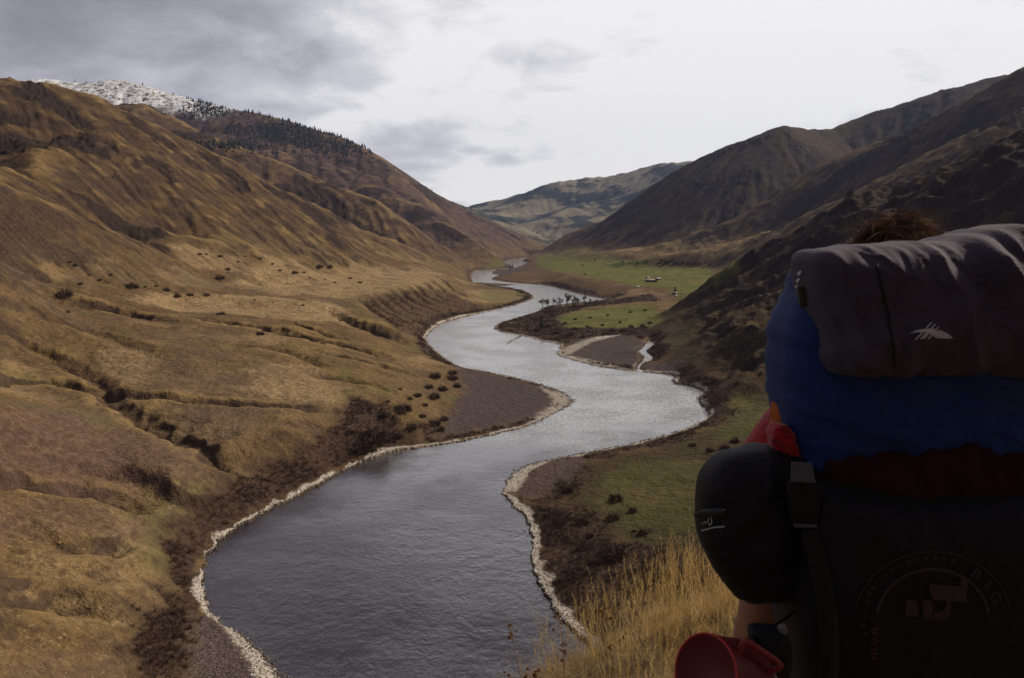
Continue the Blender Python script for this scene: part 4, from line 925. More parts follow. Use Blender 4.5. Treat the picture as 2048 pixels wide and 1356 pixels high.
M_WOODW = simple_mat('weathered_boards', (.17, .12, .10), .9, .1, .3, .8); M_ROOF = simple_mat('rusty_tin_roof', (.36, .25, .215), .7, .3, .3, .5); M_GROOF = simple_mat('grey_tin_roof', (.40, .37, .36), .6, .3, .15, .5); M_DOOR = simple_mat('dark_opening', (.02, .016, .014)); M_WPAINT = simple_mat('white_paint', (.72, .70, .64), .7)
gable(27, 10, 3.6, 6.6, M_WOODW, M_ROOF, M_DOOR, 'barn', 1302, 564, R(-62), 'long pinkish tin roofed barn standing in the bright green field')
gable(11, 7, 3.0, 4.6, M_WOODW, M_GROOF, M_DOOR, 'barn', 1315, 560, R(12), 'low grey roofed shed against the right side of the long barn', 'shed', None, 1)
gable(6, 5, 2.6, 4.0, M_WOODW, M_GROOF, M_DOOR, 'barn', 1295, 557, R(20), 'small lean shed behind the left end of the long barn', 'shed', None, 1)
gable(4.2, 2.6, 2.2, 2.9, M_WPAINT, M_WPAINT, M_DOOR, 'shed', 1275, 575.5, R(10), 'tiny white shed on the lip of the field bluff', 'shed', None, 1)
gable(7, 4, 2.4, 3.6, M_WOODW, M_ROOF, M_DOOR, 'shed', 1349, 588.5, R(8), 'small rusty roofed shed at the foot of the dark crag', 'shed', None, 1)
gable(2.2, 1.6, 1.5, 2.0, M_WPAINT, M_WPAINT, M_DOOR, 'shed', 1352, 592.5, R(0), 'tiniest white box shed just in front of the rusty roofed one', 'shed', None, 1)
def log():
    a = atz(1046, 668, .15); b = atz(1012, 689, .1); c = (a+b)/2; P = [a+(b-a)*t+np.array([math.sin(t*7)*.7, 0, .25*math.sin(t*9)+.1]) for t in np.linspace(0, 1, 14)]
    e = empty('driftwood_log', tuple(a), 'long bare driftwood trunk reaching from the bank out into the bright river bend', 'driftwood')
    v, q = tube_np(P, np.linspace(.75, .18, 14), 8); part('log_trunk', v, q, M_BARK, e); ps = []
    g = np.random.default_rng(2)
    for k in range(9):
        p = P[2+k]; d = unit(np.array([g.normal(0, .6), g.normal(0, .6), .6])); ps.append(tube_np([p, p+d*g.uniform(1, 2.4), p+d*g.uniform(2.5, 4)], np.array([.16, .1, .04]), 5))
    v, q = merge(ps); part('branches', v, q, M_BARK, e)
log()

# ------------------------------------------------------------------ the hiker
def evald(ob):
    dg = bpy.context.evaluated_depsgraph_get(); dg.update(); me = bpy.data.meshes.new_from_object(ob.evaluated_get(dg), depsgraph=dg); return me
def skin_mesh(name, J, edges, root, mat, levels=2, extra=None, remesh=None, closed=True):
    """J: {joint: (xyz, radius)}; one continuous surface grown round the joints"""
    ks = list(J); me = bpy.data.meshes.new(name); me.from_pydata([J[k][0] for k in ks], [(ks.index(a), ks.index(b)) for a, b in edges], []); ob = bpy.data.objects.new(name, me); COL.objects.link(ob)
    ob.modifiers.new('s', 'SKIN'); sv_ = me.skin_vertices[0].data
    for i, k in enumerate(ks):
        rr = J[k][1]; sv_[i].radius = rr if isinstance(rr, tuple) else (rr, rr); sv_[i].use_root = (k == root)
    m = ob.modifiers.new('u', 'SUBSURF'); m.levels = m.render_levels = levels
    out_ = evald(ob)
    if extra is not None:
        bm = bmesh.new(); bm.from_mesh(out_); 
        t = bpy.data.meshes.new('t'); t.from_pydata([tuple(p) for p in extra[0]], [], [tuple(int(i) for i in f) for f in extra[1]]); bm.from_mesh(t); bm.to_mesh(out_); bm.free()
    ob.modifiers.clear(); ob.data = out_
    if remesh:
        m = ob.modifiers.new('r', 'REMESH'); m.mode = 'VOXEL'; m.voxel_size = remesh; m.use_smooth_shade = True; m2 = ob.modifiers.new('c', 'CORRECTIVE_SMOOTH') if False else ob.modifiers.new('c', 'SMOOTH'); m2.factor = .5; m2.iterations = 3
        o2 = evald(ob); ob.modifiers.clear(); ob.data = o2
    ob.data.materials.clear(); ob.data.materials.append(mat)
    for p in ob.data.polygons: p.use_smooth = True
    return ob
def W(px, py, Y): return np.array(atY(px, py, Y))
def rel(ob, parent):
    b = Vector((0, 0, 0)); p = parent
    while p: b += p.location; p = p.parent
    ob.data.transform(Matrix.Translation(-b)); ob.parent = parent
BASE = (.82, 1.62, float(gz(.82, 1.62)))
person = empty('person', BASE, 'hiker seen from behind with tousled brown hair and red shirt, facing the river', 'person')
bx_, by_, bz_ = BASE
Hd = W(1778, 553, 1.66)                      # middle of the skull
def B(x, y, z): return (bx_+x, by_+y, bz_+z)
hx, hy, hz = Hd-np.array(BASE)
M_SKIN = simple_mat('skin', (.36, .16, .10), .55, .35, .12, 30, .15, 260, .001); M_SKIN.node_tree.nodes['Principled BSDF'].inputs['Subsurface Weight'].default_value = .08; M_SKIN.node_tree.nodes['Principled BSDF'].inputs['Subsurface Radius'].default_value = (.02, .008, .004)
sh = W(1541, 908, 1.60)-np.array(BASE); el = W(1520, 1215, 1.52)-np.array(BASE); wr = el+np.array([-.005, .10, -.235])
J = dict(pel=(B(0, 0, .98), (.15, .11)), wai=(B(0, 0, 1.14), (.135, .10)), che=(B(0, .01, 1.34), (.155, .11)), nb=(B(.0, .0, 1.50), (.07, .065)), nk=(B(hx, hy-.005, hz-.13), .056), hd=(B(hx, hy, hz-.01), .05),
  sl=(B(*sh), .058), el=(B(*el), .046), fl=(B(*(el*.5+wr*.5)), .043), wl=(B(*wr), .027), pl=(B(*(wr+np.array([.0, .015, -.06]))), (.036, .018)),
  sr=(B(.21, .0, 1.47), .062), er=(B(.27, -.02, 1.19), .045), wr_=(B(.22, .18, 1.05), .028), pr=(B(.205, .24, 1.03), (.018, .034)),
  hl=(B(-.10, 0, .92), .10), kl=(B(-.11, .04, .50), .065), cl=(B(-.11, .0, .33), .055), al=(B(-.11, -.02, .09), .036), tl=(B(-.12, .16, .04), (.04, .03)),
  hr=(B(.10, 0, .92), .10), kr=(B(.13, .06, .50), .065), cr=(B(.13, .03, .33), .055), ar=(B(.13, .02, .09), .036), tr=(B(.15, .20, .04), (.04, .03)))
Eg = [('pel','wai'),('wai','che'),('che','nb'),('nb','nk'),('nk','hd'),('che','sl'),('sl','el'),('el','fl'),('fl','wl'),('wl','pl'),('che','sr'),('sr','er'),('er','wr_'),('wr_','pr'),('pel','hl'),('hl','kl'),('kl','cl'),('cl','al'),('al','tl'),('pel','hr'),('hr','kr'),('kr','cr'),('cr','ar'),('ar','tr')]
def head_geo():
    bm = bmesh.new(); bmesh.ops.create_uvsphere(bm, u_segments=48, v_segments=36, radius=1)
    c = Vector(B(hx, hy, hz)); g = lambda p, q, s_: math.exp(-((p-Vector(q)).length/s_)**2)
    for v in bm.verts:
        p = v.co.copy(); q = Vector((p.x*.077, p.y*.098, p.z*.118))
        if p.z < 0: q.x *= 1-.28*(-p.z)**1.5; q.y *= 1-.12*(-p.z)
        if p.y > 0 and p.z < 0: q.y += .012*(-p.z)
        q.y += .026*g(p, (0, .97, -.22), .16)+.012*g(p, (0, 1, .02), .14)+.008*g(p, (0, .93, -.52), .16)+.012*g(p, (0, .8, -.85), .25)   # nose, bridge, lips, chin
        for s_ in (-1, 1):
            q.y -= .010*g(p, (s_*.36, .93, .04), .15); q.y += .006*g(p, (s_*.38, .9, .24), .2)
            q.x += s_*.020*g(p, (s_, -.08, -.08), .20)                                                                                # ears
        v.co = c+q
    V = [tuple(v.co) for v in bm.verts]; Fc = [[v.index for v in f.verts] for f in bm.faces]; bm.free(); return V, Fc
def fingers(J, E, palm, wrist, side, curl, pre):
    P = np.array(J[palm][0]); Wt = np.array(J[wrist][0]); d = unit(P-Wt); sd2 = unit(np.array(side)); cu = unit(np.array(curl))
    for i, (o_, L) in enumerate([(-.030, .062), (-.010, .074), (.010, .078), (.029, .068)]):
        a = P+d*.022+sd2*o_; b = a+(d*.9+cu*.45)*L*.45; c = b+(d*.45+cu*.9)*L*.35; e = c+(d*-.1+cu)*L*.28
        ks = [f'{pre}{i}{t}' for t in 'abcd']
        for k, p, r_2 in zip(ks, (a, b, c, e), (.0105, .0095, .0088, .0075)): J[k] = (tuple(p), r_2)
        E += [(palm, ks[0]), (ks[0], ks[1]), (ks[1], ks[2]), (ks[2], ks[3])]
    a = P-d*.02+sd2*.036; b = a+(sd2*.6+d*.7+cu*.2)*.035; c = b+(d*.8+cu*.5)*.03
    for k, p, r_2 in zip((pre+'ta', pre+'tb', pre+'tc'), (a, b, c), (.0135, .011, .009)): J[k] = (tuple(p), r_2)
    E += [(palm, pre+'ta'), (pre+'ta', pre+'tb'), (pre+'tb', pre+'tc')]
fingers(J, Eg, 'pl', 'wl', (1, .3, 0), (.3, .9, .1), 'L'); fingers(J, Eg, 'pr', 'wr_', (0, .2, 1), (-.9, .2, 0), 'R')
M_EYE = simple_mat('eye_white', (.55, .52, .50), .3, .5, .05); M_IRIS = simple_mat('dark_iris', (.03, .018, .012), .2, .5, .05)
body = skin_mesh('body', J, Eg, 'pel', M_SKIN, 2, head_geo(), .006); rel(body, person)
def grow(keys, edges, dr, root, name, mat, over={}):
    K = {}
    for k in keys:
        p, r_2 = J[k]; r_2 = tuple(a+dr for a in r_2) if isinstance(r_2, tuple) else r_2+dr; K[k] = (p, r_2)
    K.update(over); o2 = skin_mesh(name, K, edges, root, mat, 2)
    o2.modifiers.new('t', 'SOLIDIFY').thickness = .003
    tx = bpy.data.textures.new(name+'_folds', 'CLOUDS'); tx.noise_scale = .06; d = o2.modifiers.new('d', 'DISPLACE'); d.texture = tx; d.strength = .007; d.mid_level = .3; d.texture_coords = 'GLOBAL'
    me = evald(o2); o2.modifiers.clear(); o2.data = me; rel(o2, person); return o2
M_RED = simple_mat('red_cloth', (.36, .012, .016), .9, .1, .25, 60, .3, 500, .001, .3); M_SHORT = simple_mat('dark_cloth', (.03, .032, .04), .9, .1, .2, 60, .3, 400); M_BOOT = simple_mat('boot_leather', (.06, .04, .03), .7, .3, .2, 30, .3, 200)
slm = tuple(np.array(J['sl'][0])*.55+np.array(J['el'][0])*.45); srm = tuple(np.array(J['sr'][0])*.5+np.array(J['er'][0])*.5)
grow(['pel','wai','che','nb','sl','sr'], [('pel','wai'),('wai','che'),('che','nb'),('che','sl'),('sl','slm'),('che','sr'),('sr','srm')], .026, 'pel', 'shirt', M_RED, dict(slm=(slm, .074), srm=(srm, .072)))
grow(['pel','hl','hr'], [('top','pel'),('pel','hl'),('hl','kl'),('pel','hr'),('hr','kr')], .022, 'pel', 'shorts', M_SHORT, dict(top=(B(0, 0, 1.06), (.155, .12)), kl=(B(-.11, .03, .60), .10), kr=(B(.12, .05, .60), .10)))
for a, t in (('al', 'tl'), ('ar', 'tr')):
    pa = np.array(J[a][0]); grow([a, t], [('top', a), (a, t)], .016, a, 'boot', M_BOOT, dict(top=(tuple(pa+np.array([0, 0, .09])), .05)))
M_HAIR = leaf_mat('brown_hair', (.028, .013, .008), (.17, .075, .036), .25, 25)
def hair():
    g = np.random.default_rng(4); n = 5200; c = np.array(B(hx, hy, hz))
    u_ = g.normal(size=(n*3, 3)); u_ = unit(u_); ok = (u_[:, 2] > -.05) | ((u_[:, 1] < .1) & (u_[:, 2] > -.65)); ok &= ~((u_[:, 1] > .35) & (u_[:, 2] < .62)); u_ = u_[ok][:n]; n = len(u_)
    root = c+u_*np.array([.080, .101, .121]); sw = fbm(u_[:, 0]*2.2, u_[:, 1]*2.2+u_[:, 2], 2)*2.6
    tang = unit(np.cross(u_, np.array([0, 1., .22]))+.001); tang2 = np.cross(tang, u_); d = unit(u_*.38+tang*np.sin(sw)[:, None]*.8+tang2*np.cos(sw)[:, None]*-.75+g.normal(0, .16, (n, 3)))
    L = g.uniform(.04, .105, n); bend = -u_*.35+g.normal(0, .22, (n, 3)); bend[:, 2] -= .25*(u_[:, 1] < .2); L = np.where(u_[:, 1] > .25, L*.55, L)
    parts = [strips(root, d, bend, L, g.uniform(.0011, .0022, n), 5)]
    m = 420; k = g.integers(0, n, m); k = k[u_[k][:, 2] > .55]; parts.append(strips(root[k], unit(d[k]+u_[k]*.45), bend[k]*1.5, L[k]*1.25, np.full(len(k), .0009), 5))
    v, q = merge(parts)
    bm = bmesh.new(); bmesh.ops.create_uvsphere(bm, u_segments=40, v_segments=28, radius=1)
    bmesh.ops.delete(bm, geom=[v_ for v_ in bm.verts if v_.co.z < -.6 or (v_.co.y > .45 and v_.co.z < .45) or (v_.co.z < -.1 and v_.co.y > .05)], context='VERTS'); bm.faces.ensure_lookup_table(); bm.verts.index_update()
    cv_ = np.array([[c[0]+p.co.x*.0805, c[1]+p.co.y*.1015, c[2]+p.co.z*.1215] for p in bm.verts]); cf = [[x.index for x in f.verts] for f in bm.faces]; bm.free()
    cf = np.array([f if len(f) == 4 else f+[f[-1]] for f in cf]); keep = np.array([len(set(f)) == 4 for f in cf]); v, q = merge([(v, q), (cv_, cf[keep])])
    part('hair', v, q, M_HAIR, person, sm=False)
hair()

def ball(c, r, n=12):
    t = np.linspace(.02, np.pi-.02, n); a = np.linspace(0, 2*np.pi, 2*n, endpoint=False); V = np.concatenate([np.stack([c[0]+r*math.sin(u_)*np.cos(a), c[1]+r*math.sin(u_)*np.sin(a), np.full(2*n, c[2]+r*math.cos(u_))], -1) for u_ in t]); i = np.arange(n*2*n).reshape(n, 2*n); j = np.roll(i, -1, 1); return V, np.stack([i[:-1], i[1:], j[1:], j[:-1]], -1).reshape(-1, 4)
for sx in (-1, 1):
    c = B(hx+sx*.029, hy+.079, hz+.006); v, q = ball(c, .0125); part('eye', v, q, M_EYE, person); v, q = ball((c[0], c[1]+.0085, c[2]), .006); part('iris', v, q, M_IRIS, person)
# ------------------------------------------------------------------ backpack
def pillow(outline, Y, Df, Db, nseg=260, rings=60, e=2.6, folds=None, seed=0, fs=1.0, drop=None):
    """soft filled shape: closed outline (picture measurements at distance Y) bulging Df towards the viewer, Db away"""
    P = np.array([W(a, b, Y) for a, b in outline]); C_ = P.mean(0); n0 = len(P)
    Q = []
    for i in range(n0):
        p0, p1, p2, p3 = P[i-1], P[i], P[(i+1) % n0], P[(i+2) % n0]
        for t in np.linspace(0, 1, 12, endpoint=False): Q.append(.5*((2*p1)+(-p0+p2)*t+(2*p0-5*p1+4*p2-p3)*t*t+(-p0+3*p1-3*p2+p3)*t**3))
    Q = np.array(Q); L = np.r_[0, np.cumsum(np.linalg.norm(np.diff(np.r_[Q, Q[:1]], axis=0), axis=1))]; s_ = np.linspace(0, L[-1], nseg, endpoint=False)
    Q = np.stack([np.interp(s_, L, np.r_[Q[:, k], Q[:1, k]]) for k in range(3)], -1)
    V = []
    ks = 1-np.linspace(0, 1, rings)**1.6
    def lay(sgn, D):
        out_ = []
        for k in ks[1:] if sgn > 0 else ks:
            pass
        return out_
    tt = np.linspace(0, 1, rings)
    ring = []
    for sgn, D in ((-1, Df), (1, Db)):
        rr_2 = []
        for t in tt:
            a = t*math.pi/2; k = max(math.cos(a)**(2/e), .012); d = D*math.sin(a)**(2/e)
            p = C_+(Q-C_)*k; p = p.copy(); p[:, 1] += sgn*d; rr_2.append(p)
        ring.append(rr_2)
    allr = ring[0][::-1]+ring[1][1:]
    V = np.concatenate(allr); nr = len(allr)
    x, y, z = V.T
    if folds:
        amp, ang, fr = folds; ca, sa = math.cos(ang), math.sin(ang); u_ = (x*ca+z*sa)*fr; v_ = (-x*sa+z*ca)*fr*.35
        wv = fbm(u_+seed+fbm(u_*.5+3, v_*.5+seed, 2)*.6, v_+seed*2.3, 4, gain=.42); rg = 1-np.abs(fbm(u_*.6+seed*1.7, v_*.5-seed, 3))*1.6
        cr2 = 1-np.abs(fbm(u_*1.7+seed*.7+wv*.8, v_*1.1+seed, 3))*2.2; cr3 = 1-np.abs(fbm(u_*.9-seed*.3, v_*2.6+seed*1.1+wv, 3))*2.0
        dist = amp*(wv*.55+np.maximum(rg, 0)**2*.45+np.maximum(cr2, 0)**2*.11+np.maximum(cr3, 0)**2*.12)
        nrm = unit(V-C_); tofront = np.stack([nrm[:, 0]*.35, np.full(len(V), -1.)*np.sign(-(y-C_[1])+1e-6), nrm[:, 2]*.35], -1); V = V+tofront*dist[:, None]*fs
    i = np.arange(nr*nseg).reshape(nr, nseg); j = np.roll(i, -1, 1); q = np.stack([i[:-1], i[1:], j[1:], j[:-1]], -1).reshape(-1, 4)
    # caps: small discs
    V = np.concatenate([V, V[:nseg].mean(0)[None], V[(nr-1)*nseg:nr*nseg].mean(0)[None]]); a0, a1 = len(V)-2, len(V)-1
    cap = [[a0, i[0, k], j[0, k], j[0, k]] for k in range(nseg)]+[[a1, j[-1, k], i[-1, k], i[-1, k]] for k in range(nseg)]
    return V, q, np.array([c[:3] for c in cap])
def soft(name, outline, Y, Df, Db, mat, parent, **kw):
    V, q, cap = pillow(outline, Y, Df, Db, **kw); b = Vector((0, 0, 0)); p = parent
    while p: b += p.location; p = p.parent
    V = V-np.array(b); me = bpy.data.meshes.new(name); me.from_pydata(V.tolist(), [], q.tolist()+cap.tolist()); me.polygons.foreach_set('use_smooth', np.ones(len(me.polygons), bool)); me.materials.append(mat)
    o2 = bpy.data.objects.new(name, me); COL.objects.link(o2); o2.parent = parent; me.update(); return o2
def fabric(name, col, rough=.55, var=.12, grid=0, spec=.3, bump=.25, sheen=.1):
    m, T, b = material(name, rough, spec); P = T.new('ShaderNodeTexCoord').outputs['Object']
    T.put(b.inputs['Base Color'], T.mix(T.ramp(T.noise(P, 14, 4, .6), .3, .7), tuple(c*(1-var) for c in col), tuple(c*(1+var) for c in col)))
    b.inputs['Sheen Weight'].default_value = sheen
    bu = T.new('ShaderNodeBump'); bu.inputs['Strength'].default_value = bump; bu.inputs['Distance'].default_value = .004
    hgt = T.math('ADD', T.noise(T.scale(P, (1, 1, 1.6)), 26, 5, .6), T.math('MULTIPLY', T.noise(P, 700, 2, .5), .05))
    if grid:                                   # ripstop weave
        sp = T.new('ShaderNodeSeparateXYZ'); T.l.new(P, sp.inputs[0])
        wv = [T.math('POWER', T.math('ABSOLUTE', T.math('SINE', T.math('MULTIPLY', sp.outputs[k], grid))), 14) for k in (0, 2)]; hgt = T.math('ADD', hgt, T.math('MULTIPLY', T.math('MAXIMUM', wv[0], wv[1]), .12))
    T.put(bu.inputs['Height'], hgt); T.put(b.inputs['Normal'], bu.outputs[0]); return m
M_GREY = fabric('grey_ripstop', (.062, .045, .066), .8, .12, 520, .22, .35, .04); M_BLUE = fabric('blue_ripstop', (.010, .029, .125), .7, .12, 620, .22, .45, .04)
M_DRED = fabric('red_pack_cloth', (.028, .004, .005), .8, .25, 0, .15, .4, .02); M_BLACK = fabric('black_pack_cloth', (.009, .0065, .008), .65, .2, 480, .2, .3, .02); M_WEB = fabric('grey_webbing', (.085, .070, .075), .8, .1, 1500); M_DWEB = fabric('brown_webbing', (.022, .013, .014), .8, .1, 1500, .1)
M_OLIVE = fabric('olive_webbing', (.05, .045, .03), .8, .1, 1500); M_BUCK = simple_mat('black_plastic', (.008, .008, .009), .35, .5); M_LOGO = simple_mat('silver_print', (.55, .50, .53), .6, .3, .05); M_DIM = simple_mat('dim_print', (.050, .030, .026), .7, .2, .1); M_WHITE = simple_mat('white_print', (.55, .52, .50), .6, .3, .05)
PB = W(1880, 1150, 1.36)
pack = empty('backpack', tuple(PB), 'large hiking backpack with grey lid, blue collar and black lower part on the hiker', 'backpack')
soft('pack_body', [(1612,530),(1590,580),(1566,640),(1556,700),(1556,780),(1562,850),(1578,910),(1590,926),(1640,926),(1900,935),(2150,930),(2215,900),(2235,750),(2225,600),(2190,520),(2050,485),(1850,500),(1700,500)], 1.34, .115, .15, M_BLUE, pack, folds=(.022, 1.25, 13), seed=3, e=3.2)
soft('top_lid', [(1612,535),(1625,508),(1660,497),(1720,491),(1790,488),(1850,481),(1890,482),(1920,470),(1955,459),(2010,452),(2050,463),(2120,490),(2190,540),(2225,620),(2215,700),(2150,738),(2050,748),(1900,744),(1780,742),(1690,745),(1650,738),(1636,700),(1640,660),(1625,610)], 1.25, .105, .17, M_GREY, pack, folds=(.030, .45, 13), seed=8, e=2.7)
soft('red_panel', [(1612,900),(1660,880),(1760,858),(1900,850),(2050,852),(2200,862),(2230,960),(2200,1090),(2000,1110),(1800,1100),(1640,1060),(1606,980)], 1.31, .095, .12, M_DRED, pack, folds=(.020, .15, 14), seed=5, e=3.2)
low = soft('lower_bag', [(1604,960),(1650,950),(1800,965),(1950,960),(2100,965),(2230,980),(2290,1100),(2300,1250),(2280,1400),(2200,1520),(2000,1560),(1780,1560),(1640,1500),(1590,1380),(1572,1200),(1580,1040)], 1.27, .125, .2, M_BLACK, pack, folds=(.008, .3, 9), seed=13, e=3.4)
def front_y(ob, x, z):
    """distance of a part's surface at a point, looked up on the part itself"""
    b = Vector((0, 0, 0)); p = ob.parent
    while p: b += p.location; p = p.parent
    hit, loc, nrm, idx_ = ob.ray_cast(Vector((x, -2, z))-b, Vector((0, 1, 0))); return (loc+b).y if hit else None
bpy.context.view_layer.update()
pack_parts = [o2 for o2 in COL.objects if o2.parent == pack]
def on_pack(px, py, parts_=None, off=.004):
    """walk outwards from the camera side to the first surface along the picture ray"""
    d = Vector([float(v_) for v_ in ray(px, py)]).normalized(); best = None
    for ob in (parts_ or pack_parts):
        b = Vector((0, 0, 0)); p = ob.parent
        while p: b += p.location; p = p.parent
        hit, loc, nrm, i_ = ob.ray_cast(Vector((0, 0, CAMZ))-b, d)
        if hit:
            w_ = loc+b
            if best is None or w_.y < best.y: best = w_
    if best is None: return W(px, py, 1.2)
    return np.array(best-d*off)
def ribbon(name, path, wpx, mat, parent, thick=.0025, parts_=None, off=.004, sub=6):
    """strap laid over the bag: path in picture measurements, thick band"""
    P = []; 
    pp = np.array(path, float); t = np.linspace(0, len(pp)-1, (len(pp)-1)*sub+1); pp = np.stack([np.interp(t, range(len(pp)), pp[:, k]) for k in range(pp.shape[1])], -1)
    C_ = np.array([on_pack(a[0], a[1], parts_, off) for a in pp]); C_[:, 1] = np.convolve(np.pad(C_[:, 1], 2, mode='edge'), np.ones(5)/5, 'valid')
    wd = np.interp(t, range(len(path)), wpx if isinstance(wpx, (list, tuple)) else [wpx]*len(path))/F*C_[:, 1]
    T_ = unit(np.gradient(C_, axis=0)); S_ = unit(np.cross(T_, np.array([0, -1., 0]))); N_ = np.cross(S_, T_); N_ *= np.sign(-N_[:, 1:2]+1e-9)
    V = []
    for s_, n_ in ((-.5, 0), (.5, 0), (.5, 1), (-.5, 1)): V.append(C_+S_*(wd*s_)[:, None]+N_*n_*thick)
    V = np.stack(V, 1).reshape(-1, 3); n = len(C_); i = np.arange(n*4).reshape(n, 4); j = np.roll(i, -1, 1); q = np.stack([i[:-1], i[1:], j[1:], j[:-1]], -1).reshape(-1, 4); q = np.concatenate([q, [[0, 1, 2, 3]], [[n*4-1, n*4-2, n*4-3, n*4-4]]])
    return part(name, V, q, mat, parent, sm=False)
def flat(name, poly, mat, parent, parts_=None, off=.003, thick=.0012, sm=False, join=None):
    """printed or sewn mark following the cloth: filled outline(s) in picture measurements"""
    Vs = []; Fs = []; o_ = 0
    for pl in poly:
        A_ = np.array([on_pack(a, b, parts_, off) for a, b in pl]); n = len(A_); Bk = A_.copy(); Bk[:, 1] += thick; Vs += A_.tolist()+Bk.tolist()
        Fs.append(list(range(o_, o_+n))); Fs.append(list(range(o_+2*n-1, o_+n-1, -1)))
        for k in range(n): Fs.append([o_+k, o_+(k+1) % n, o_+n+(k+1) % n, o_+n+k])
        o_ += 2*n
    b = Vector((0, 0, 0)); p = parent
    while p: b += p.location; p = p.parent
    me = bpy.data.meshes.new(name); me.from_pydata((np.array(Vs)-np.array(b)).tolist(), [], Fs); me.materials.append(mat); o2 = bpy.data.objects.new(name, me); COL.objects.link(o2); o2.parent = parent; return o2
lid = [o2 for o2 in pack_parts if o2.name.startswith('top_lid')]
# pale fish-bone emblem on the lid
arc = [(1819,667),(1832,661),(1850,657.5),(1868,657),(1884,661),(1897,668),(1906,677),(1890,677),(1874,676.5),(1866,672),(1858,666.5),(1848,663),(1836,664.5)]
bars = [[(1847,677),(1850,677),(1861,665),(1858,664.5)], [(1841-12,681-1),(1833,680),(1850,663),(1846,662)], [(1855,678),(1858.5,678),(1868,668),(1865,666)], [(1841,678.5),(1845,678.5),(1856,665),(1852.5,664)],
        [(1852,656),(1855,656),(1865,645),(1863,644.5)], [(1862,656.5),(1865,656.5),(1872,649),(1870,648.5)], [(1872,658),(1874.5,658),(1879,653.5),(1877.5,653)]]
flat('lid_emblem', [arc]+bars, M_LOGO, lid[0], lid)
# seam down the lid
ribbon('lid_seam', [(1752,528),(1762,570),(1774,620),(1786,690),(1790,735)], 4, M_DWEB, lid[0], .003, lid, .001)
ribbon('side_loop', [(1604,571),(1607,590),(1610,612)], 22, M_OLIVE, pack, .004, None, .006)
flat('side_print', [[(1594,548),(1600,541),(1604,543),(1598,551)], [(1592,562),(1597,556),(1600,558),(1595,566)], [(1590,574),(1594,569),(1596,571),(1592,577)]], M_WHITE, pack, None, .005)
# compression strap with its buckle down the left side
def slab(name, poly, Ys, mat, parent, thick=.003):
    """stiff webbing or moulded piece standing clear of the cloth"""
    A_ = np.array([W(p[0], p[1], y_) for p, y_ in zip(poly, Ys)]); n = len(A_); V = np.r_[A_, A_+[0, thick, 0]]; b = Vector(parent.location)
    Fs = [list(range(n)), list(range(2*n-1, n-1, -1))]+[[k, (k+1) % n, n+(k+1) % n, n+k] for k in range(n)]
    me = bpy.data.meshes.new(name); me.from_pydata((V-np.array(b)).tolist(), [], Fs); me.materials.append(mat); o2 = bpy.data.objects.new(name, me); COL.objects.link(o2); o2.parent = parent; return o2
slab('compression_strap', [(1584,924),(1624,926),(1632,968),(1582,966)], [1.215, 1.215, 1.195, 1.195], M_WEB, pack)
slab('buckle', [(1582,964),(1634,967),(1640,985),(1637,1040),(1632,1054),(1590,1054),(1584,1040),(1579,985)], [1.193]*8, M_BLACK, pack, .014)
slab('strap_slider', [(1589,1049),(1634,1050),(1634,1055),(1589,1054.5)], [1.188]*4, M_WEB, pack, .004)
ribbon('hanging_strap', [(1618,1060),(1632,1110),(1645,1160),(1655,1220),(1660,1290),(1656,1420)], [34, 36, 38, 38, 38, 36], M_DWEB, pack, .003, None, .012)
# round emblem on the lower bag; it is stowed upside down, so its words stand on their heads
EC_ = (1866, 1237); EA, EB = 156, 134
def earc(ra, rb, a0, a1, wd, n=60):
    A_ = np.radians(np.linspace(a0, a1, n)); return [(EC_[0]+ra*math.cos(a), EC_[1]-rb*math.sin(a)) for a in A_]+[(EC_[0]+(ra-wd)*math.cos(a), EC_[1]-(rb-wd)*math.sin(a)) for a in A_[::-1]]
def strip_poly(pl):                                          # split a long thin ring into quads
    n = len(pl)//2; return [[pl[i], pl[i+1], pl[2*n-2-i], pl[2*n-1-i]] for i in range(n-1)]
emb = flat('round_emblem', strip_poly(earc(EA, EB, 8, 172, 2.2))+strip_poly(earc(114, 101, 5, 175, 6))+[[(1859,1169),(1922,1173),(1922,1158),(1936,1158),(1932,1204),(1868,1200),(1860,1185)], [(1812,1204),(1820,1198),(1832,1200),(1836,1215),(1836,1234),(1810,1230)], [(1846,1201),(1862,1201),(1866,1215),(1866,1240),(1850,1238),(1845,1220)], [(1893,1201),(1903,1206),(1901,1230),(1890,1240),(1868,1241),(1868,1225),(1886,1222),(1893,1212)]], M_DIM, low, [low], .003)
def glyph(ch):
    cu = bpy.data.curves.new('g', 'FONT'); cu.body = ch; cu.size = 1; cu.align_x = 'CENTER'; cu.resolution_u = 3; cu.offset = .012; ob = bpy.data.objects.new('g', cu); COL.objects.link(ob); me = evald(ob); bpy.data.objects.remove(ob)
    v = np.array([p.co[:2] for p in me.vertices]); f = [list(p.vertices) for p in me.polygons]
    if len(v): v[:, 1] -= .36
    return v, f
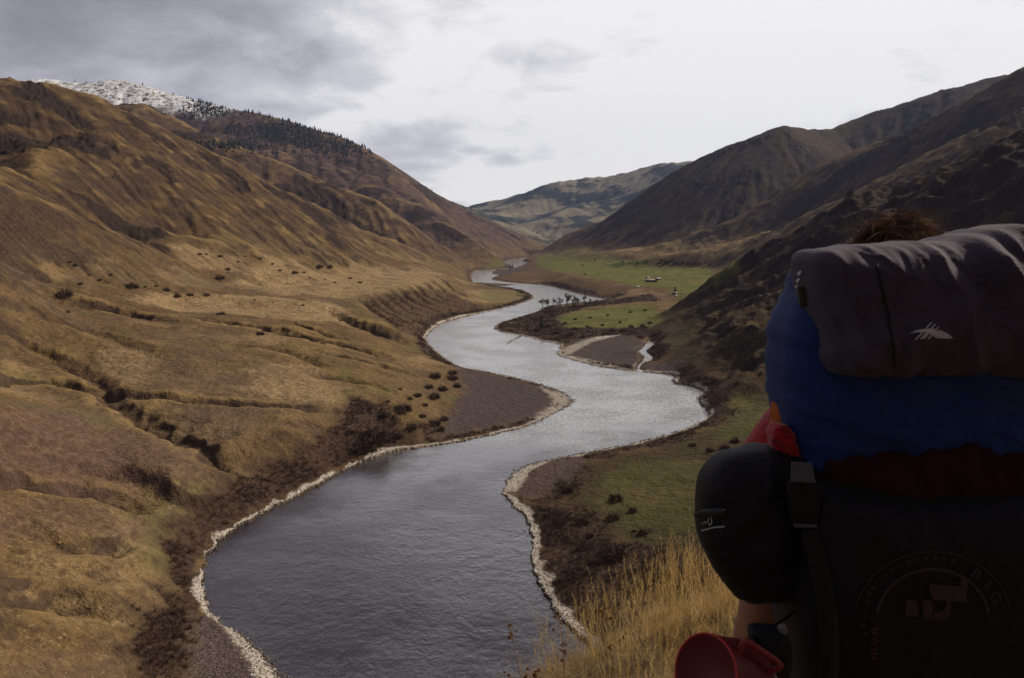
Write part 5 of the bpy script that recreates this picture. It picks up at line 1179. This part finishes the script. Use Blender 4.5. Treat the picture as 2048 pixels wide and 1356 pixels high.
def letters(name, items, mat, parent, parts_):
    """items: (character, picture x, y, height, turn in degrees, stretch)"""
    Vs = []; Fs = []; o_ = 0
    for ch, cx, cy, hp, rot, st in items:
        v, f = glyph(ch)
        if not len(v): continue
        a = math.radians(rot); u_ = v[:, 0]*hp*1.35*st; w_ = v[:, 1]*hp*1.35; xs = cx+u_*math.cos(a)-w_*math.sin(a)*1; ys = cy-(u_*math.sin(a)+w_*math.cos(a))
        Vs += [on_pack(a_, b_, parts_, .004) for a_, b_ in zip(xs, ys)]; Fs += [[i+o_ for i in ff] for ff in f]; o_ += len(v)
    b = Vector((0, 0, 0)); p = parent
    while p: b += p.location; p = p.parent
    me = bpy.data.meshes.new(name); me.from_pydata((np.array(Vs)-np.array(b)).tolist(), [], Fs); me.materials.append(mat); o2 = bpy.data.objects.new(name, me); COL.objects.link(o2); o2.parent = parent; return o2
its = []
for i, ch in enumerate('steamboat springs'):
    a = math.radians(73+i*7.6); its.append((ch, EC_[0]+136*math.cos(a), EC_[1]-118*math.sin(a), 14, math.degrees(a)+90, 1.25))
big = []
for i, ch in enumerate('BIG'):
    a = math.radians(50-i*14.5); big.append((ch, EC_[0]+135*math.cos(a), EC_[1]-117*math.sin(a), 20, math.degrees(a)-90, 1.3))
letters('emblem_lettering', its, M_DIM, low, [low]); letters('large_lettering', big, M_DIM, low, [low])
letters('side_lettering', [('H', 1748, 1312, 13, 90, 1.1), ('I', 1748, 1299, 13, 90, 1.1), ('G', 1748, 1283, 13, 90, 1.1), ('H', 1748, 1262, 13, 90, 1.1)], simple_mat('dim_red_print', (.12, .045, .035), .7), low, [low])

# shoulder straps and hip belt reach round the wearer
for sx in (-1, 1):
    P = np.array([B(sx*.10, -.13, 1.38), B(sx*.115, -.09, 1.50), B(sx*.12, .02, 1.545), B(sx*.125, .13, 1.47), B(sx*.14, .165, 1.34), B(sx*.165, .12, 1.20), B(sx*.175, -.05, 1.13)]); t = np.linspace(0, 6, 30); P = np.stack([np.interp(t, range(7), P[:, k]) for k in range(3)], -1)
    for _ in range(4): P[1:-1] = (P[:-2]+P[2:]+2*P[1:-1])/4
    v, q = tube_np(P, .016, 8); part('shoulder_strap', v, q, M_BLACK, pack)
a = np.linspace(-2.6, 2.6, 50); P = np.stack([BASE[0]+np.sin(a)*.19, BASE[1]+np.cos(a)*.15, np.full(50, BASE[2]+1.05)], -1); v, q = tube_np(P, .018, 8); part('hip_belt', v, q, M_BLACK, pack)
# stuff sack lashed to the pack's side
SB = W(1510, 1190, 1.28)
sack = empty('stuff_sack', tuple(SB), 'black oval stuff sack with thin white piping lashed to the left side of the backpack', 'bag')
sk = soft('sack_body', [(1396,1060),(1396,1010),(1403,970),(1420,938),(1445,915),(1480,903),(1530,898),(1590,905),(1625,940),(1640,1030),(1635,1110),(1600,1170),(1560,1189),(1510,1194),(1475,1188),(1448,1168),(1425,1130),(1404,1090)], 1.30, .085, .12, M_BLACK, sack, folds=(.010, -.5, 19), seed=21, e=2.3)
bpy.context.view_layer.update()
ribbon('label_band', [(1405,1038),(1416,1035),(1430,1033),(1452,1030)], [46, 44, 40, 36], M_BUCK, sk, .001, [sk], .002)
ribbon('piping', [(1403,1029),(1412,1026),(1430,1022),(1450,1019.5)], 2.2, M_WHITE, sk, .0015, [sk], .002); ribbon('piping', [(1403,1061),(1414,1058),(1430,1054),(1450,1053)], 2.2, M_WHITE, sk, .0015, [sk], .002)
letters('band_lettering', [('o', 1405, 1045, 6, 4, .8), ('B', 1411, 1044.5, 6, 4, .8)], M_WHITE, sk, [sk]); flat('band_logo', strip_poly([(1420+4.2*math.cos(a), 1042-9*math.sin(a)) for a in np.linspace(0, 6.28, 25)]+[(1420+3.0*math.cos(a), 1042-7.6*math.sin(a)) for a in np.linspace(6.28, 0, 25)]), M_WHITE, sk, [sk])
# orange and red jacket stuffed between pack and sack
jk = empty('stuffed_jacket', tuple(W(1560, 900, 1.4)), 'red and orange jacket crammed between the blue pack and the black sack', 'jacket')
soft('jacket_bundle', [(1538,930),(1547,908),(1543,882),(1548,858),(1562,850),(1584,862),(1592,900),(1600,928),(1584,940),(1566,938),(1552,946)], 1.29, .010, .05, M_RED, jk, folds=(.017, .9, 48), seed=36, e=2.8)
soft('orange_lining', [(1546,880),(1546,840),(1549,810),(1556,792),(1600,790),(1620,850),(1600,915),(1560,915),(1549,900)], 1.36, .03, .04, simple_mat('orange_cloth', (.42, .10, .015), .8, .2, .2, 60), jk, folds=(.004, .9, 30), seed=33)

# ------------------------------------------------------------------ red camp mug hanging by its handle
def mug():
    Cn = W(1410, 1346, 1.06); e = empty('camp_mug', tuple(Cn), 'red plastic camp mug dangling below the black sack, base towards the viewer', 'mug')
    ax = unit(np.array([.25, .86, -.50])+.78*np.array([1, -.25, -.05])); s1 = unit(np.cross(ax, [0, 0, 1.])); s2 = np.cross(s1, ax)
    prof = [(0, .004), (.0505, .004), (.0525, .0), (.0555, .0), (.0570, .002), (.0575, .006), (.0570, .03), (.0585, .09), (.0590, .094), (.0575, .096), (.0555, .094), (.0540, .03), (.0530, .010), (0, .008)]
    n = 72; V = []; 
    for r_2, t in prof:
        a = np.linspace(0, 2*np.pi, n, endpoint=False); V.append(Cn+ax*t+max(r_2, 1e-4)*(np.cos(a)[:, None]*s1+np.sin(a)[:, None]*s2))
    V = np.concatenate(V); i = np.arange(len(prof)*n).reshape(len(prof), n); j = np.roll(i, -1, 1); q = np.stack([i[:-1], j[:-1], j[1:], i[1:]], -1).reshape(-1, 4)
    part('cup', V, q, simple_mat('red_enamel', (.11, .005, .006), .55, .35, .06, 20), e)
    a = np.linspace(0, 2*np.pi, 73); v, q = tube_np(Cn+.0565*(np.cos(a)[:, None]*s1+np.sin(a)[:, None]*s2), .0019, 8); part('rim', v, q, simple_mat('red_rim_highlight', (.45, .02, .02), .4, .4, .05), e)
    # D-shaped handle, a flat band
    R0 = Cn+ax*.022; R1 = Cn+ax*.082; rd = np.array([.9, .1, .12]); rd = unit(rd-ax*np.dot(rd, ax)); s2 = unit(np.cross(rd, ax))
    pth = [R0+rd*.054+s2*.010, R0+rd*.068+s2*.020, R0+rd*.072+s2*.022+ax*.004, R0+rd*.076+s2*.012+ax*.02, R1+rd*.076-s2*.004, R1+rd*.080-s2*.014, R1+rd*.054-s2*.012]
    pp = np.array(pth); t = np.linspace(0, len(pp)-1, 40); pp = np.stack([np.interp(t, range(len(pp)), pp[:, k]) for k in range(3)], -1)
    for _ in range(3): pp[1:-1] = (pp[:-2]+pp[2:]+2*pp[1:-1])/4
    v, q = tube_np(pp, .0052, 10); part('handle', v, q, simple_mat('red_plastic', (.20, .010, .010), .5, .4, .06), e)
    return e
mug()
# hanging black pouch and the end of a strap between mug and pack
pc = empty('accessory_pouch', tuple(W(1530, 1260, 1.2)), 'small black clip pouch with a pale toggle holding the mug handle beside the pack', 'pouch')
soft('pouch_body', [(1500,1258),(1530,1252),(1568,1262),(1580,1300),(1572,1350),(1545,1352),(1520,1330),(1504,1295)], 1.16, .03, .03, M_BLACK, pc, folds=(.003, .9, 30), seed=41, rings=16)
soft('toggle', [(1555,1255),(1564,1248),(1573,1252),(1572,1268),(1562,1266)], 1.13, .006, .006, simple_mat('pale_cord', (.16, .13, .12), .8), pc, rings=10, nseg=40)
soft('cord_tuft', [(1533,1352),(1545,1344),(1553,1352),(1556,1375),(1535,1378)], 1.12, .008, .008, simple_mat('pale_tuft', (.32, .24, .23), .9), pc, rings=10, nseg=40)
v, q = tube_np(np.array([W(1478, 1300, 1.12), W(1500, 1272, 1.14), W(1530, 1262, 1.17), W(1575, 1235, 1.22), W(1610, 1200, 1.27)]), .0022, 6); part('cord', v, q, M_BUCK, pc)
print('figure', time.time()-_t)
